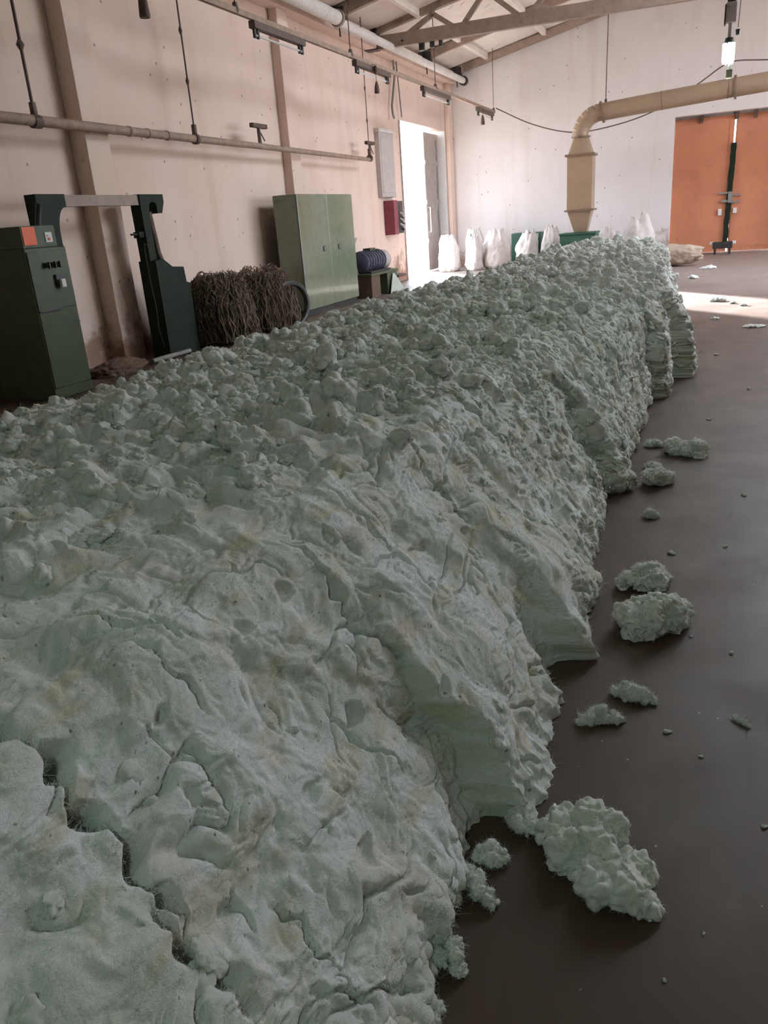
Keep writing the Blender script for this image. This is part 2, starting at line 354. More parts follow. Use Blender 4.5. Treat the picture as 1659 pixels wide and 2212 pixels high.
# ---------------------------------------------------------------- the heap's large shape
Y0, Y1 = -1.3, 12.6
def interp(Y, *kv):
    ks = kv[0::2]; vs = kv[1::2]
    return np.interp(Y, ks, vs)
STEPS = [(1.74, .17, .66, .05), (2.62, .11, .50, .05), (4.52, .16, .75, .09), (6.95, .17, .90, .08), (7.95, .30, .95, .10)]
def profile(Y, n=240):
    """control polygon -> smooth cross-section (x,z), rows = Y"""
    Y = np.atleast_1d(Y).astype(float)
    zt = interp(Y, -1.3, .80, 2, .81, 5, .83, 9, .93, 11, 1.0, 12.6, 1.0)
    xr = interp(Y, -1.3, -.44, 1.7, -.48, 2.6, -.46, 4.5, -.50, 6.7, -.42, 8, -.36, 10, -.42, 12.6, -.50)
    xs = interp(Y, -1.3, -1.12, 2.5, -1.12, 4.8, -1.02, 7.8, -.80, 12, -.66, 12.6, -.7)
    xl = interp(Y, -1.3, -3.3, 3, -3.25, 6, -3.0, 9, -2.5, 12, -2.1, 12.6, -2.0)
    st = sstep(2.5, 7.5, Y)                                  # the side stands steeper farther down the hall
    e = np.clip((Y - 11.6) / 1.0, 0, 1); ef = np.sqrt(np.clip(1 - e * e, 0, 1)); zt = zt * np.maximum(ef, .0)
    e2 = np.clip((-.6 - Y) / .7, 0, 1); zt = zt * np.sqrt(np.clip(1 - e2 * e2, 0, 1))
    def mix(a, b): return a * (1 - st) + b * st
    cx = [xr, mix(xr - .05, xr + .03), mix(xr - .20, xr + .0), mix(xr - .42, xr - .06), xs + mix(.02, .08), xs - .45, (xs + xl) / 2, xl + .35, xl - .12, xl - .5, xl - .85]
    cz = [0 * zt, .16 * zt, mix(.42, .45) * zt, mix(.73, .80) * zt, .965 * zt, 1.0 * zt, 1.0 * zt, .93 * zt, .74 * zt, .34 * zt, 0 * zt]
    cx = np.stack(cx, 1); cz = np.stack(cz, 1); m = cx.shape[1]
    cx = np.concatenate([2 * cx[:, :1] - cx[:, 1:2], cx, 2 * cx[:, -1:] - cx[:, -2:-1]], 1); cz = np.concatenate([2 * cz[:, :1] - cz[:, 1:2], cz, 2 * cz[:, -1:] - cz[:, -2:-1]], 1)
    u = np.linspace(0, m - 1 - 1e-6, n); k = np.floor(u).astype(int); f = (u - k)[None]
    def cr(c):
        p0, p1, p2, p3 = c[:, k], c[:, k + 1], c[:, k + 2], c[:, k + 3]
        return .5 * (2 * p1 + (p2 - p0) * f + (2 * p0 - 5 * p1 + 4 * p2 - p3) * f ** 2 + (3 * p1 - p0 - 3 * p2 + p3) * f ** 3)
    return cr(cx), np.maximum(cr(cz), 0), zt
def base_rows(Y, sw):
    """rows of base points at parameters sw (0 right foot .. 1 left foot, by arc length)"""
    px, pz, zt = profile(Y); X = np.empty((len(Y), len(sw))); Z = np.empty_like(X); A = np.empty_like(X)
    for i in range(len(Y)):
        d = np.concatenate([[0], np.cumsum(np.hypot(np.diff(px[i]), np.diff(pz[i])))]); a = sw * d[-1]
        X[i] = np.interp(a, d, px[i]); Z[i] = np.interp(a, d, pz[i]); A[i] = a
    return X, Z, A
def notches(X, Z, A, Y):
    """slabs of the side stand proud of one another: steps with a hollow in front"""
    dx = np.zeros_like(X)
    for k, (ys, amp, fz, hol) in enumerate(STEPS):
        wob = .13 * perlin(A * 3.1, A * 0 + k * 3.1, 40 + k) + .010 * perlin(A * 14, A * 0 + k * 5.1, 45 + k) + .25 * np.maximum(Z - .1, 0)
        fade = (1 - sstep(fz * .35, fz, Z + .12 * perlin(Y * 4, Z * 4, 60 + k))) * (.85 + .40 * perlin(A * 1.9, Y * .3 + k, 66 + k))
        t = Y - ys - wob
        w = sstep(-.012, .022, t) * np.exp(-np.maximum(t, 0) / (1.1 if k < 4 else 4.))
        dx += amp * w * fade
        dx -= hol * np.exp(-((t + .10) / .10) ** 2) * (1 - sstep(-.02, .012, t)) * fade
    right = 1 - sstep(.9, 1.5, A)
    return dx * right
def heap_patch(Yr, ncol, carry=None):
    """one stretch of the heap: points, normals and colour on a grid"""
    q = np.linspace(0, 1, ncol); dens = np.interp(q, [0, .45, .55, 1], [.55, .6, 1.6, 1.9]); sw = np.concatenate([[0], np.cumsum((dens[1:] + dens[:-1]) / 2)]); sw /= sw[-1]
    X, Z, A = base_rows(Yr, sw); Y = np.repeat(Yr[:, None], len(sw), 1)
    X = X + notches(X, Z, A, Y)
    extra = np.concatenate([np.zeros((1, len(sw))), np.cumsum(np.hypot(np.diff(X, axis=0), np.diff(Y, axis=0)) - np.diff(Y, axis=0), 0)])   # length run along the surface
    if carry is not None: extra = extra + np.interp(sw, *carry)[None]
    foot = (1 - sstep(.0, .24, Z)) * (1 - sstep(.6, 1.2, A))
    X = X + foot * (.040 * perlin(Y / .17, Z / .3, 91) + .030 * perlin(Y / .07, Z / .09, 92) + .014 * perlin(Y / .03, Z / .03, 93) + .012)
    P = np.stack([X, Y, Z], -1)
    N = np.cross(np.gradient(P, axis=0), np.gradient(P, axis=1)); N /= np.linalg.norm(N, axis=-1, keepdims=True) + 1e-12
    if N[len(Yr) // 2, len(sw) // 2, 2] < 0: N = -N
    a = A.astype(np.float32); y = Y.astype(np.float32); q = (Y + extra).astype(np.float32)
    wa = .05 * perlin(a / .21, q / .21, 3) + .022 * perlin(a / .07, q / .07, 5); wy = .05 * perlin(a / .23, q / .23, 4) + .022 * perlin(a / .07, q / .07, 6)
    at, yt = a + wa, q + wy
    tr = np.interp(Yr, [-1, 1, 3, 7, 12], [1.30, 1.28, 1.15, .93, .80])[:, None]
    mt = sstep(-.22, .22, a - tr + .22 * fbm(a / .5, q / .5, 8, 3))                 # 1 on the tufted top
    near = 1 - sstep(1.6, 3.4, y)
    big = .034 * fbm(at / .55, yt / .6, 11, 3) + .018 * fbm(at / .2, yt / .22, 12, 2)
    d1 = domes(at / .165, yt / .165, 21); d2 = domes(at / .085, yt / .085, 22); d3 = domes(at / .040, yt / .040, 23)
    patch = sstep(-.35, .35, fbm(a / .4, q / .4, 31, 2))
    tuft = (.075 * d1 * (.45 + .55 * patch) + .040 * d2 + .016 * d3 + .006 * fbm(at / .02, yt / .02, 24, 2)) * (1 - .25 * near)
    wtuft = (.05 + .05 * patch) * perlin(a / .10, q / .10, 25) * (1 - .5 * near)
    farside = sstep(2.6, 5., y)
    # the slope: soft flat clumps, long layer folds, a few sharp tears
    n1 = perlin(at / .14 + .6 * perlin(a / .3, q / .3, 51), yt / .55, 52)
    crease = (np.exp(-(n1 / .035) ** 2) + .5 * np.exp(-(n1 / .12) ** 2)) * sstep(-.10, .35, perlin(a / .25, q / .45, 53))
    n2 = perlin(at / .026, yt / .26, 54); fine = np.exp(-(n2 / .12) ** 2) * sstep(.10, .5, perlin(a / .2, q / .3, 55))
    n4 = perlin(at / .24, yt / .24, 65); tear = np.exp(-(n4 / .028) ** 2) * sstep(.05, .45, perlin(a / .18, q / .2, 66))
    soft = .014 * perlin(at / .16, yt / .2, 67) + .005 * perlin(at / .07, yt / .10, 68) + .0035 * fbm(at / .03, yt / .04, 59, 3)
    cl = domes(at / .17, yt / .22, 56); cl2 = domes(at / .075, yt / .09, 57); cl3 = domes(at / .03, yt / .035, 58)
    side = soft + .009 * cl + (.002 + .032 * farside) * cl2 + (.003 + .013 * farside) * cl3 - (.019 * crease + .008 * fine + .018 * tear) * (1 - .5 * farside)
    n3 = perlin(a / .30, q / .085, 61); hol = np.exp(-(n3 / .10) ** 2) * sstep(.15, .5, perlin(a / .35, q / .4, 62))
    side = side - .035 * hol * (.2 + .8 * farside)
    hx = perlin(a / .09, q / .11, 64); pits = sstep(.55, .80, hx); side = side - .024 * pits
    sharpf = np.abs(N[..., 1]); face = sstep(.55, .9, sharpf).astype(np.float32) * (1 - mt)
    side = side * (1 - .65 * face * (1 - farside))
    disp = big * (1 - .6 * face) + mt * (tuft + wtuft) + (1 - mt) * side
    crk = np.zeros_like(disp)
    for (yc, a0, a1, dep, wid, lean) in ((.845, .60, 1.12, .11, .023, .05), (.81, .44, .60, .09, .018, .06), (1.17, .82, 1.0, .05, .008, .12), (1.235, .98, 1.16, .05, .007, -.3),
                                         (1.50, .35, .55, .03, .006, .0), (1.80, .50, .95, .05, .012, .05), (.98, .18, .42, .03, .006, .1), (2.16, .60, 1.0, .04, .010, .1), (2.75, .6, 1.15, .06, .013, .1), (3.5, .4, 1.0, .05, .014, .1), (.60, .35, .55, .05, .010, .2)):
        mid = (a0 + a1) / 2; c = yc + lean * (a - mid) + .035 * perlin(a / .10, a * 0 + yc * 7, 71) + .012 * perlin(a / .03, a * 0 + yc * 9, 72)
        ww = wid * np.maximum(.15, .5 + 1.1 * perlin(a / .08, a * 0 + yc * 5, 73)) + .002
        crk = np.maximum(crk, dep * np.exp(-((y - c) / ww) ** 2) * sstep(a0 - .05, a0 + .05, a) * (1 - sstep(a1 - .05, a1 + .05, a)))
    disp = disp - crk
    edge = sstep(0, .06, Z.astype(np.float32)); disp = disp * (.3 + .7 * edge)
    P = P + N * disp[..., None]
    lean = mt * (.5 + .5 * patch)
    P[..., 0] += lean * .030 * perlin(a / .07, q / .07, 81); P[..., 1] += lean * .030 * perlin(a / .07, q / .07, 82)
    P[..., 2] = np.maximum(P[..., 2], .001)
    # colour: cream-white lint, yellower and pinker patches, bits of leaf and seed
    k1 = sstep(-.5, .5, fbm(a / .38, q / .38, 101, 3))[..., None]; k2 = (.55 * sstep(.18, .65, fbm(a / .10, q / .22, 103, 3)))[..., None]; k3 = (.45 * sstep(.25, .7, fbm(a / .16, q / .2, 105, 3)))[..., None]
    C = np.array([.74, .73, .69]) * (1 - k1) + np.array([.83, .83, .81]) * k1
    C = C * (1 - k2) + np.array([.66, .57, .39]) * k2; C = C * (1 - k3) + np.array([.76, .66, .60]) * k3
    k4 = (.55 * face * sstep(-.4, .3, perlin(a / .05, q / .3, 107)))[..., None]; C = C * (1 - k4) + np.array([.60, .60, .40]) * k4
    rnd = _hash((a / .004).astype(np.int32), (q / .004).astype(np.int32), 111); sp = ((rnd > .9972) & (y < 3.2) & (fbm(a / .3, q / .3, 112, 2) > -.15)).astype(np.float32)[..., None] * .85
    C = C * (1 - sp) + np.array([.10, .08, .05]) * sp
    return P, N, mt, C, (sw, extra[-1])
def build_pile():
    ys = [Y0]
    while ys[-1] < 4.0: y = ys[-1]; ys.append(y + (.018 if y < .25 else max(.0044, .0029 * y)))
    yn = np.array(ys); ys = [yn[-1] - .004]
    while ys[-1] < Y1: y = ys[-1]; ys.append(y + (.0017 * y if y < 11.55 else .010))
    yf = np.array(ys); yf[-1] = Y1
    cos, qs, cl, off = [], [], [], 0; out = []; carry = None
    for Yr, nc in ((yn, 740), (yf, 520)):
        P, N, mt, C, carry = heap_patch(Yr, nc, carry); n, m = P.shape[:2]; idx = np.arange(n * m, dtype=np.int32).reshape(n, m) + off
        qs.append(np.stack([idx[:-1, :-1], idx[:-1, 1:], idx[1:, 1:], idx[1:, :-1]], -1).reshape(-1, 4)); cos.append(P.reshape(-1, 3)); cl.append(C.reshape(-1, 3)); off += n * m; out.append((P, N, mt))
    o = raw_mesh('cotton_pile', np.concatenate(cos), np.concatenate(qs), 'cotton')
    c4 = np.ones((off, 4), dtype=np.float32); c4[:, :3] = np.concatenate(cl)
    o.data.attributes.new('tint', 'FLOAT_COLOR', 'POINT').data.foreach_set('color', c4.ravel())
    tag(o, 'long waist-high heap of raw white cotton filling the hall floor', 'cotton heap')
    return o, out
PILE, PATCHES = build_pile()
# ---------------------------------------------------------------- loose lint tufts all over the heap
def lint_mesh(seed):
    bm = bmesh.new(); bmesh.ops.create_icosphere(bm, subdivisions=4, radius=.5); r = random.Random(seed)
    lobes = [(Vector((r.gauss(0, 1), r.gauss(0, 1), r.gauss(.2, .7))).normalized(), r.uniform(.14, .36), r.choice((2.2, 3.5, 6.))) for _ in range(15)]
    for p in bm.verts:
        d = p.co.normalized(); s = seed * 5.3
        def nn(f, o): return mnoise.noise(Vector((d.x * f + s + o, d.y * f - s, d.z * f + o)))
        k = .20 + max(w * max(0., d.dot(c)) ** e for c, w, e in lobes) + .10 * abs(nn(4.2, 3)) + .07 * abs(nn(9, 7)) + .03 * nn(17, 9)
        p.co = d * k
    me = bpy.data.meshes.new('lint'); bm.to_mesh(me); bm.free(); me.polygons.foreach_set('use_smooth', [True] * len(me.polygons)); me.materials.append(M['cotton_loose']); return me
def scatter(name, pts, size, rot, which, variants, parent):
    me = bpy.data.meshes.new(name); me.vertices.add(len(pts)); me.vertices.foreach_set('co', np.ascontiguousarray(pts, dtype=np.float32).ravel())
    me.attributes.new('size', 'FLOAT_VECTOR', 'POINT').data.foreach_set('vector', np.ascontiguousarray(size, dtype=np.float32).ravel())
    me.attributes.new('turn', 'FLOAT_VECTOR', 'POINT').data.foreach_set('vector', np.ascontiguousarray(rot, dtype=np.float32).ravel())
    me.attributes.new('which', 'INT', 'POINT').data.foreach_set('value', np.ascontiguousarray(which, dtype=np.int32))
    o = bpy.data.objects.new(name, me); COL.objects.link(o); o.parent = parent; o['kind'] = 'stuff'; me.materials.append(M['cotton_loose'])
    ng = bpy.data.node_groups.new(name, 'GeometryNodeTree'); ng.interface.new_socket('Geometry', in_out='INPUT', socket_type='NodeSocketGeometry'); ng.interface.new_socket('Geometry', in_out='OUTPUT', socket_type='NodeSocketGeometry')
    N = ng.nodes.new; L = ng.links.new; gi = N('NodeGroupInput'); go = N('NodeGroupOutput'); jn = N('GeometryNodeJoinGeometry'); ip = N('GeometryNodeInstanceOnPoints'); ip.inputs['Pick Instance'].default_value = True
    for m_ in variants:
        src = bpy.data.objects.new('lint', m_); oi = N('GeometryNodeObjectInfo'); oi.inputs['Object'].default_value = src; oi.inputs['As Instance'].default_value = True; L(oi.outputs['Geometry'], jn.inputs[0])
    rv = N('GeometryNodeInputNamedAttribute'); rv.data_type = 'INT'; rv.inputs['Name'].default_value = 'which'; L(rv.outputs[0], ip.inputs['Instance Index'])
    for attr, sock in (('size', 'Scale'), ('turn', 'Rotation')):
        na = N('GeometryNodeInputNamedAttribute'); na.data_type = 'FLOAT_VECTOR'; na.inputs['Name'].default_value = attr
        if sock == 'Rotation':
            er = N('FunctionNodeEulerToRotation'); L(na.outputs[0], er.inputs[0]); L(er.outputs[0], ip.inputs['Rotation'])
        else: L(na.outputs[0], ip.inputs['Scale'])
    L(gi.outputs[0], ip.inputs['Points']); L(jn.outputs[0], ip.inputs['Instance']); L(ip.outputs[0], go.inputs[0])
    md = o.modifiers.new('scatter', 'NODES'); md.node_group = ng
    return o
def scatter_lint():
    rg = np.random.default_rng(5); pts = []; siz = []; rot = []
    for (P, N, mt), lo in zip(PATCHES, (.2, 4.0)):
        n, m = mt.shape
        cell = np.linalg.norm(np.cross(P[1:, :-1] - P[:-1, :-1], P[:-1, 1:] - P[:-1, :-1]), axis=-1)
        Yc = P[:-1, :-1, 1]; Zc = P[:-1, :-1, 2]; M_ = mt[:-1, :-1]
        nr = 1 - sstep(2.0, 4.4, Yc); fs = sstep(2.4, 4.5, Yc)
        for kind in (0, 1, 2):
            if kind == 0: w = M_ * 150 * (1 - .95 * nr); s0, s1 = .07, .15
            elif kind == 1: w = M_ * 330 * (1 - .85 * nr); s0, s1 = .035, .075
            else: w = (1 - M_) * (170 * fs + 9) * sstep(.01, .06, Zc); s0, s1 = .03, .08
            w = w * cell * (Yc > lo) ; c = np.cumsum(w.ravel()); k = int(c[-1]); pick = np.searchsorted(c, rg.random(k) * c[-1]); i, j = np.unravel_index(np.minimum(pick, w.size - 1), w.shape)
            s = s0 + (s1 - s0) * rg.random(k) ** 1.7
            flat = np.where(rg.random(k) < .4, .7, 1.0) if kind < 2 else np.full(k, .55)
            p = P[i, j] + N[i, j] * (s * (-.06 if kind < 2 else -.08))[:, None]
            pts.append(p); siz.append(np.stack([s * rg.uniform(.8, 1.35, k), s * rg.uniform(.8, 1.35, k), s * flat], -1))
            tilt = .35 if kind < 2 else 0.0
            nx, nz = N[i, j, 0], N[i, j, 2]
            rot.append(np.stack([rg.uniform(-.4, .4, k), np.arctan2(nx, nz) * (1 if kind == 2 else .6) + rg.uniform(-tilt, tilt, k), rg.uniform(0, 6.28, k) if kind < 2 else rg.uniform(-.5, .5, k)], -1))
    pts, siz, rot = map(np.concatenate, (pts, siz, rot)); print('lint tufts', len(pts))
    which = rg.integers(0, 7, len(pts)); meshes = [lint_mesh(q) for q in range(7)]
    scatter('lint_tufts', pts, siz, rot, which, meshes[::-1], PILE)          # joined instances come out in reverse order of linking
    return pts, siz, rot, which, meshes
LINT = scatter_lint()

def fuzz_object(R, D, LEN, RAD, parent, seed=9):
    """short fibres standing off the lint"""
    rg = np.random.default_rng(seed); n = len(R)
    cv = bpy.data.hair_curves.new('fuzz'); cv.add_curves([4] * n)
    bend = rg.normal(0, .5, (n, 3)); t = np.linspace(0, 1, 4)[None, :, None]
    pos = R[:, None] + D[:, None] * (LEN[:, None, None] * t) + bend[:, None] * (LEN[:, None, None] * t * t)
    pos[..., 2] = np.maximum(pos[..., 2], .001)
    cv.attributes['position'].data.foreach_set('vector', np.ascontiguousarray(pos, dtype=np.float32).ravel())
    ra = cv.attributes.get('radius') or cv.attributes.new('radius', 'FLOAT', 'POINT')
    ra.data.foreach_set('value', np.ascontiguousarray(np.repeat(RAD[:, None], 4, 1) * np.array([1, .9, .7, .35])[None], dtype=np.float32).ravel())
    cv.materials.append(M['fibre']); o = bpy.data.objects.new('fuzz', cv); COL.objects.link(o); o.parent = parent; o['kind'] = 'stuff'; return o
def fibres():
    rg = np.random.default_rng(9); R = []; D = []; LEN = []; RAD = []; eye = np.array([0, 0, 1.6])
    for (P, N, mt), lo, cnt in zip(PATCHES, (.2, 4.0), (95000, 25000)):
        cell = np.linalg.norm(np.cross(P[1:, :-1] - P[:-1, :-1], P[:-1, 1:] - P[:-1, :-1]), axis=-1); Pc = P[:-1, :-1]
        dist = np.linalg.norm(Pc - eye, axis=-1); w = cell / np.maximum(dist, 1.) ** 2 * (Pc[..., 1] > lo)
        c = np.cumsum(w.ravel()); pick = np.minimum(np.searchsorted(c, rg.random(cnt) * c[-1]), w.size - 1); i, j = np.unravel_index(pick, w.shape)
        Nd = np.cross(P[i + 1, j] - P[i, j], P[i, j + 1] - P[i, j]); Nd /= np.linalg.norm(Nd, axis=-1, keepdims=True) + 1e-12
        Nd *= np.sign((Nd * N[i, j]).sum(-1, keepdims=True) + 1e-9)
        R.append(P[i, j]); d = Nd * .5 + rg.normal(0, .75, (cnt, 3)); D.append(d / np.linalg.norm(d, axis=-1, keepdims=True))
        q = dist[i, j]; LEN.append(rg.uniform(.005, .017, cnt) * (1 + .12 * q)); RAD.append(.00010 + .00009 * q)
    pts, siz, rot, which, meshes = LINT
    q = np.linalg.norm(pts - eye, axis=-1); w = siz[:, 0] * siz[:, 1] / np.maximum(q, 1.5) ** 1.6; c = np.cumsum(w); cnt = 70000
    k = np.minimum(np.searchsorted(c, rg.random(cnt) * c[-1]), len(w) - 1)
    vs = [np.array([v.co[:] for v in m_.vertices]) for m_ in meshes]; loc = np.empty((cnt, 3))
    for m_ in range(7):
        s = which[k] == m_; loc[s] = vs[m_][rg.integers(0, len(vs[m_]), s.sum())]
    loc = loc * siz[k]; cx, cy, cz = np.cos(rot[k]).T; sx, sy, sz = np.sin(rot[k]).T; x, y, z = loc.T
    y, z = y * cx - z * sx, y * sx + z * cx; x, z = x * cy + z * sy, -x * sy + z * cy; x, y = x * cz - y * sz, x * sz + y * cz
    loc = np.stack([x, y, z], -1); R.append(pts[k] + loc * .99); d = loc / (np.linalg.norm(loc, axis=-1, keepdims=True) + 1e-9) * .6 + rg.normal(0, .65, (cnt, 3)); D.append(d / np.linalg.norm(d, axis=-1, keepdims=True))
    LEN.append(rg.uniform(.006, .018, cnt) * (1 + .14 * q[k])); RAD.append(.00010 + .00009 * q[k])
    fuzz_object(*map(np.concatenate, (R, D, LEN, RAD)), PILE)
fibres()
# ================================================================ loose cotton on the floor
def n3(v, s, seed): return mnoise.noise(Vector((v.x * s + seed * 7.1, v.y * s - seed * 3.3, v.z * s + seed * 1.7)))
def tuft_mesh(name, L, Wd, Hh, seed, sub=4, spiky=.35):
    """many small lobes along a crooked spine, fused and roughened"""
    r = random.Random(seed * 31 + 5); bm = bmesh.new(); nl = 9 + int(10 * min(1, L / .2))
    bend = r.uniform(-.9, .9)
    for k in range(nl):
        u = -1 + 2 * (k + .5) / nl + r.uniform(-.08, .08); en = math.sqrt(max(.10, 1 - u * u * .95))
        x = u * L * .42; y = r.uniform(-.30, .30) * Wd * en + bend * .20 * Wd * math.sin(u * 2.4 + seed); rad = min(Wd, L) * (.17 + .13 * r.random()) * (.45 + .6 * en)
        z = min(Hh * r.uniform(.15, .62) * en, Hh) 
        mt_ = Matrix.Translation((x, y, z)) @ Matrix.Rotation(r.uniform(0, 6.28), 4, 'Z') @ Matrix.Diagonal((rad * r.uniform(1, 1.6), rad, min(rad, Hh * .55), 1))
        bmesh.ops.create_icosphere(bm, subdivisions=2, radius=1, matrix=mt_)
    for k in range(int(3 + spiky * 8)):
        a = r.uniform(0, 6.28); mt_ = Matrix.Translation((math.cos(a) * L * .40, math.sin(a) * Wd * .38, Hh * r.uniform(.1, .5))) @ Matrix.Rotation(a + r.uniform(-.4, .4), 4, 'Z') @ Matrix.Diagonal((L * r.uniform(.08, .14), Wd * .05, Hh * .10, 1))
        bmesh.ops.create_icosphere(bm, subdivisions=2, radius=1, matrix=mt_)
    me = bpy.data.meshes.new(name); bm.to_mesh(me); bm.free()
    tmp = bpy.data.objects.new('fusing', me); COL.objects.link(tmp); md = tmp.modifiers.new('fuse', 'REMESH'); md.mode = 'VOXEL'; md.voxel_size = max(L, Wd) / (70 if sub >= 5 else 42 if sub == 4 else 26); md.use_smooth_shade = True
    dg = bpy.context.evaluated_depsgraph_get(); out = bpy.data.meshes.new_from_object(tmp.evaluated_get(dg)); bpy.data.objects.remove(tmp); out.name = name
    amp = min(L, Wd)
    nrm = [v.normal.copy() for v in out.vertices]
    for v, n_ in zip(out.vertices, nrm):
        c = v.co / amp
        c = v.co + n_ * amp * (.15 * n3(c, 3.2, seed) + .11 * abs(n3(c, 7.5, seed + 3)) + .05 * n3(c, 15, seed + 5)); c.z = max(c.z, 0.0); v.co = c
    out.polygons.foreach_set('use_smooth', [True] * len(out.polygons)); out.materials.clear(); out.materials.append(M['cotton_loose']); return out
def tuft(x, y, L, Wd, Hh, rz, seed, label, group='loose cotton on the floor', sub=4, name='cotton_tuft', spiky=.35):
    o = bpy.data.objects.new(name, tuft_mesh(name, L, Wd, Hh, seed, sub, spiky)); COL.objects.link(o); o.location = (x, y, .002); o.rotation_euler = (0, 0, math.radians(rz))
    if y < 6:
        rg = np.random.default_rng(seed); n = int(2600 * min(1, L / .2)); vs = o.data.vertices; pk = rg.integers(0, len(vs), n)
        R = np.array([vs[int(i)].co[:] for i in pk]); D = np.array([vs[int(i)].normal[:] for i in pk]) * .6 + rg.normal(0, .6, (n, 3)); D /= np.linalg.norm(D, axis=1, keepdims=True)
        q = math.hypot(y, 1.6); fuzz_object(R, D, rg.uniform(.003, .009, n) * (1 + .1 * q), np.full(n, .0001 + .00008 * q), o, seed)
    return tag(o, label, 'cotton tuft', group)
tuft(-.15, 1.63, .35, .20, .12, -38, 1, 'largest loose cotton clump, long and ragged, lying on the floor nearest the camera', sub=5)
tuft(-.36, 1.72, .14, .07, .05, -28, 2, 'narrow cotton tail joining the largest floor clump to the heap', sub=5, spiky=.3)
tuft(-.425, 1.575, .085, .065, .05, 10, 3, 'small rounded cotton ball tucked between heap and largest clump')
tuft(-.43, 1.47, .15, .065, .055, -40, 4, 'hooked cotton lump stretched out from the heap near the bottom', sub=5, spiky=.5)
tuft(-.435, 1.25, .08, .075, .06, 0, 5, 'round fuzzy cotton ball beside the heap near the bottom edge', sub=5, spiky=.2)
tuft(-.44, 1.10, .075, .06, .05, 60, 6, 'cotton clump cut off by the bottom edge of the picture')
tuft(-.22, 2.26, .17, .06, .06, 12, 7, 'pointed cotton tail sticking out of the heap beside the bird-shaped tuft')
tuft(-.13, 2.42, .16, .07, .055, -8, 8, 'bird-shaped cotton tuft lying alone on the dark floor', sub=5, spiky=.6)
tuft(-.155, 3.33, .24, .15, .10, 20, 9, 'upper one of two big cotton clumps leaning on the heap\'s foot', sub=5)
tuft(-.11, 2.97, .27, .25, .13, 40, 10, 'bulky cotton clump, lower of the two leaning on the heap\'s foot', sub=5, spiky=.45)
tuft(-.02, 5.40, .29, .19, .10, -22, 11, 'ragged flat cotton clump lying free beside the middle of the heap', sub=5, spiky=.55)
tuft(-.17, 4.17, .07, .06, .05, 50, 12, 'small cotton scrap lying alone below the middle of the heap')
tuft(-.165, 4.74, .17, .15, .12, 30, 13, 'round cotton lump at the foot of the middle slab')
tuft(-.23, 5.53, .12, .07, .06, 0, 14, 'upper little cotton flap beside the ragged flat clump')
tuft(-.21, 5.05, .11, .05, .035, 0, 15, 'lower little cotton flap beside the ragged flat clump')
tuft(.21, 2.37, .065, .018, .012, -35, 16, 'thin cotton sliver alone at the right edge of the floor', sub=3)
tuft(.27, 14.0, .26, .16, .06, -10, 17, 'white cotton tuft in the bright floor patch beyond the heap', sub=3)
tuft(.65, 11.06, .27, .12, .03, 0, 18, 'flat beige cotton scrap on brown floor below the bright patch', sub=3)
tuft(-.16, 18.1, .20, .14, .06, 0, 19, 'cotton scrap by the far end of the heap', sub=3)
tuft(.48, 13.6, .10, .07, .03, 0, 20, 'small cotton crumb right of the bright patch tuft', sub=3)
tuft(.62, 13.3, .11, .07, .03, 30, 21, 'rightmost small cotton crumb in the bright patch', sub=3)
tuft(.14, 20.5, .34, .2, .06, 0, 22, 'scattered white cotton near the pale roll by the orange door', sub=3)
tuft(.21, 11.86, .12, .06, .03, 0, 23, 'small beige cotton scrap at the near border of the bright patch', sub=3)
SCRAP = tuft_mesh('cotton_scrap', .026, .018, .010, 30, 2)
for i, (x, y, s) in enumerate([(-.01, 2.26, .9), (.19, 2.81, .8), (.09, 2.16, .5), (.19, 3.83, .9), (-.05, 3.7, 1.4), (.25, 1.9, .6), (.02, 1.35, .4), (-.05, 1.2, .4), (.1, 1.5, .35), (-.2, 1.15, .4), (.05, 2.9, .5), (.3, 4.6, 1.2), (.12, 6.3, 1.3), (.45, 7.4, 1.5), (.2, 9.1, 1.8)]):
    o = bpy.data.objects.new('cotton_scrap', SCRAP); COL.objects.link(o); o.location = (x, y, .001); o.rotation_euler = (0, 0, i * 1.3); o.scale = (s, s, s)
    tag(o, 'tiny cotton speck scattered on the dark floor', 'cotton scrap', 'tiny cotton specks on the floor')
# ================================================================ green control cabinet, left
t = thing('control_cabinet', 'dark green control cabinet with orange sticker at the left edge', 'cabinet', (-6.95, 6.92, 0))
MB().box(-.45, .45, -.30, .30, 0, 1.58, .01).build('body', 'control_green', t)
MB().box(-.45, .45, -.30, .19, 1.58, 1.80, .008).build('head', 'control_green', t)
pn = MB().box(.45, .462, -.285, .285, .95, 1.545, .004).build('upper_panel', 'control_green', t)
MB().box(.45, .466, -.28, .05, .93, .955, .004).build('panel_ledge', 'dark_metal', t)
MB().box(.45, .460, -.285, .285, .12, .92, .004).build('lower_door', 'control_green', t)
MB().box(.45, .465, .17, .29, .78, .788).build('hinge_line', 'dark_metal', t)
MB().box(.45, .456, -.28, -.10, 1.61, 1.79, .002).build('sticker', 'sticker_orange', t, label='bright orange warning sticker')
lb = MB().box(.45, .456, .03, .13, 1.63, 1.73, .002).build('label_plate', 'label_white', t)
MB().box(.456, .458, .055, .095, 1.645, 1.675).box(.456, .458, .045, .075, 1.69, 1.70).build('print', 'red_print', lb)
for y, z in ((-.06, 1.40), (.03, 1.40), (.10, 1.40)):
    k = MB().tube([(.46, y, z), (.50, y, z)], .028, 12).build('switch', 'dark_metal', t, True); MB().box(.50, .525, y - .008, y + .008, z - .035, z + .035, .003).build('knob', 'dark_metal', k)
sk = MB().box(.46, .49, .03, .13, 1.19, 1.30, .006).build('socket', 'dark_metal', t); MB().box(.49, .53, .055, .125, 1.16, 1.25, .012).build('plug', 'label_white', sk)
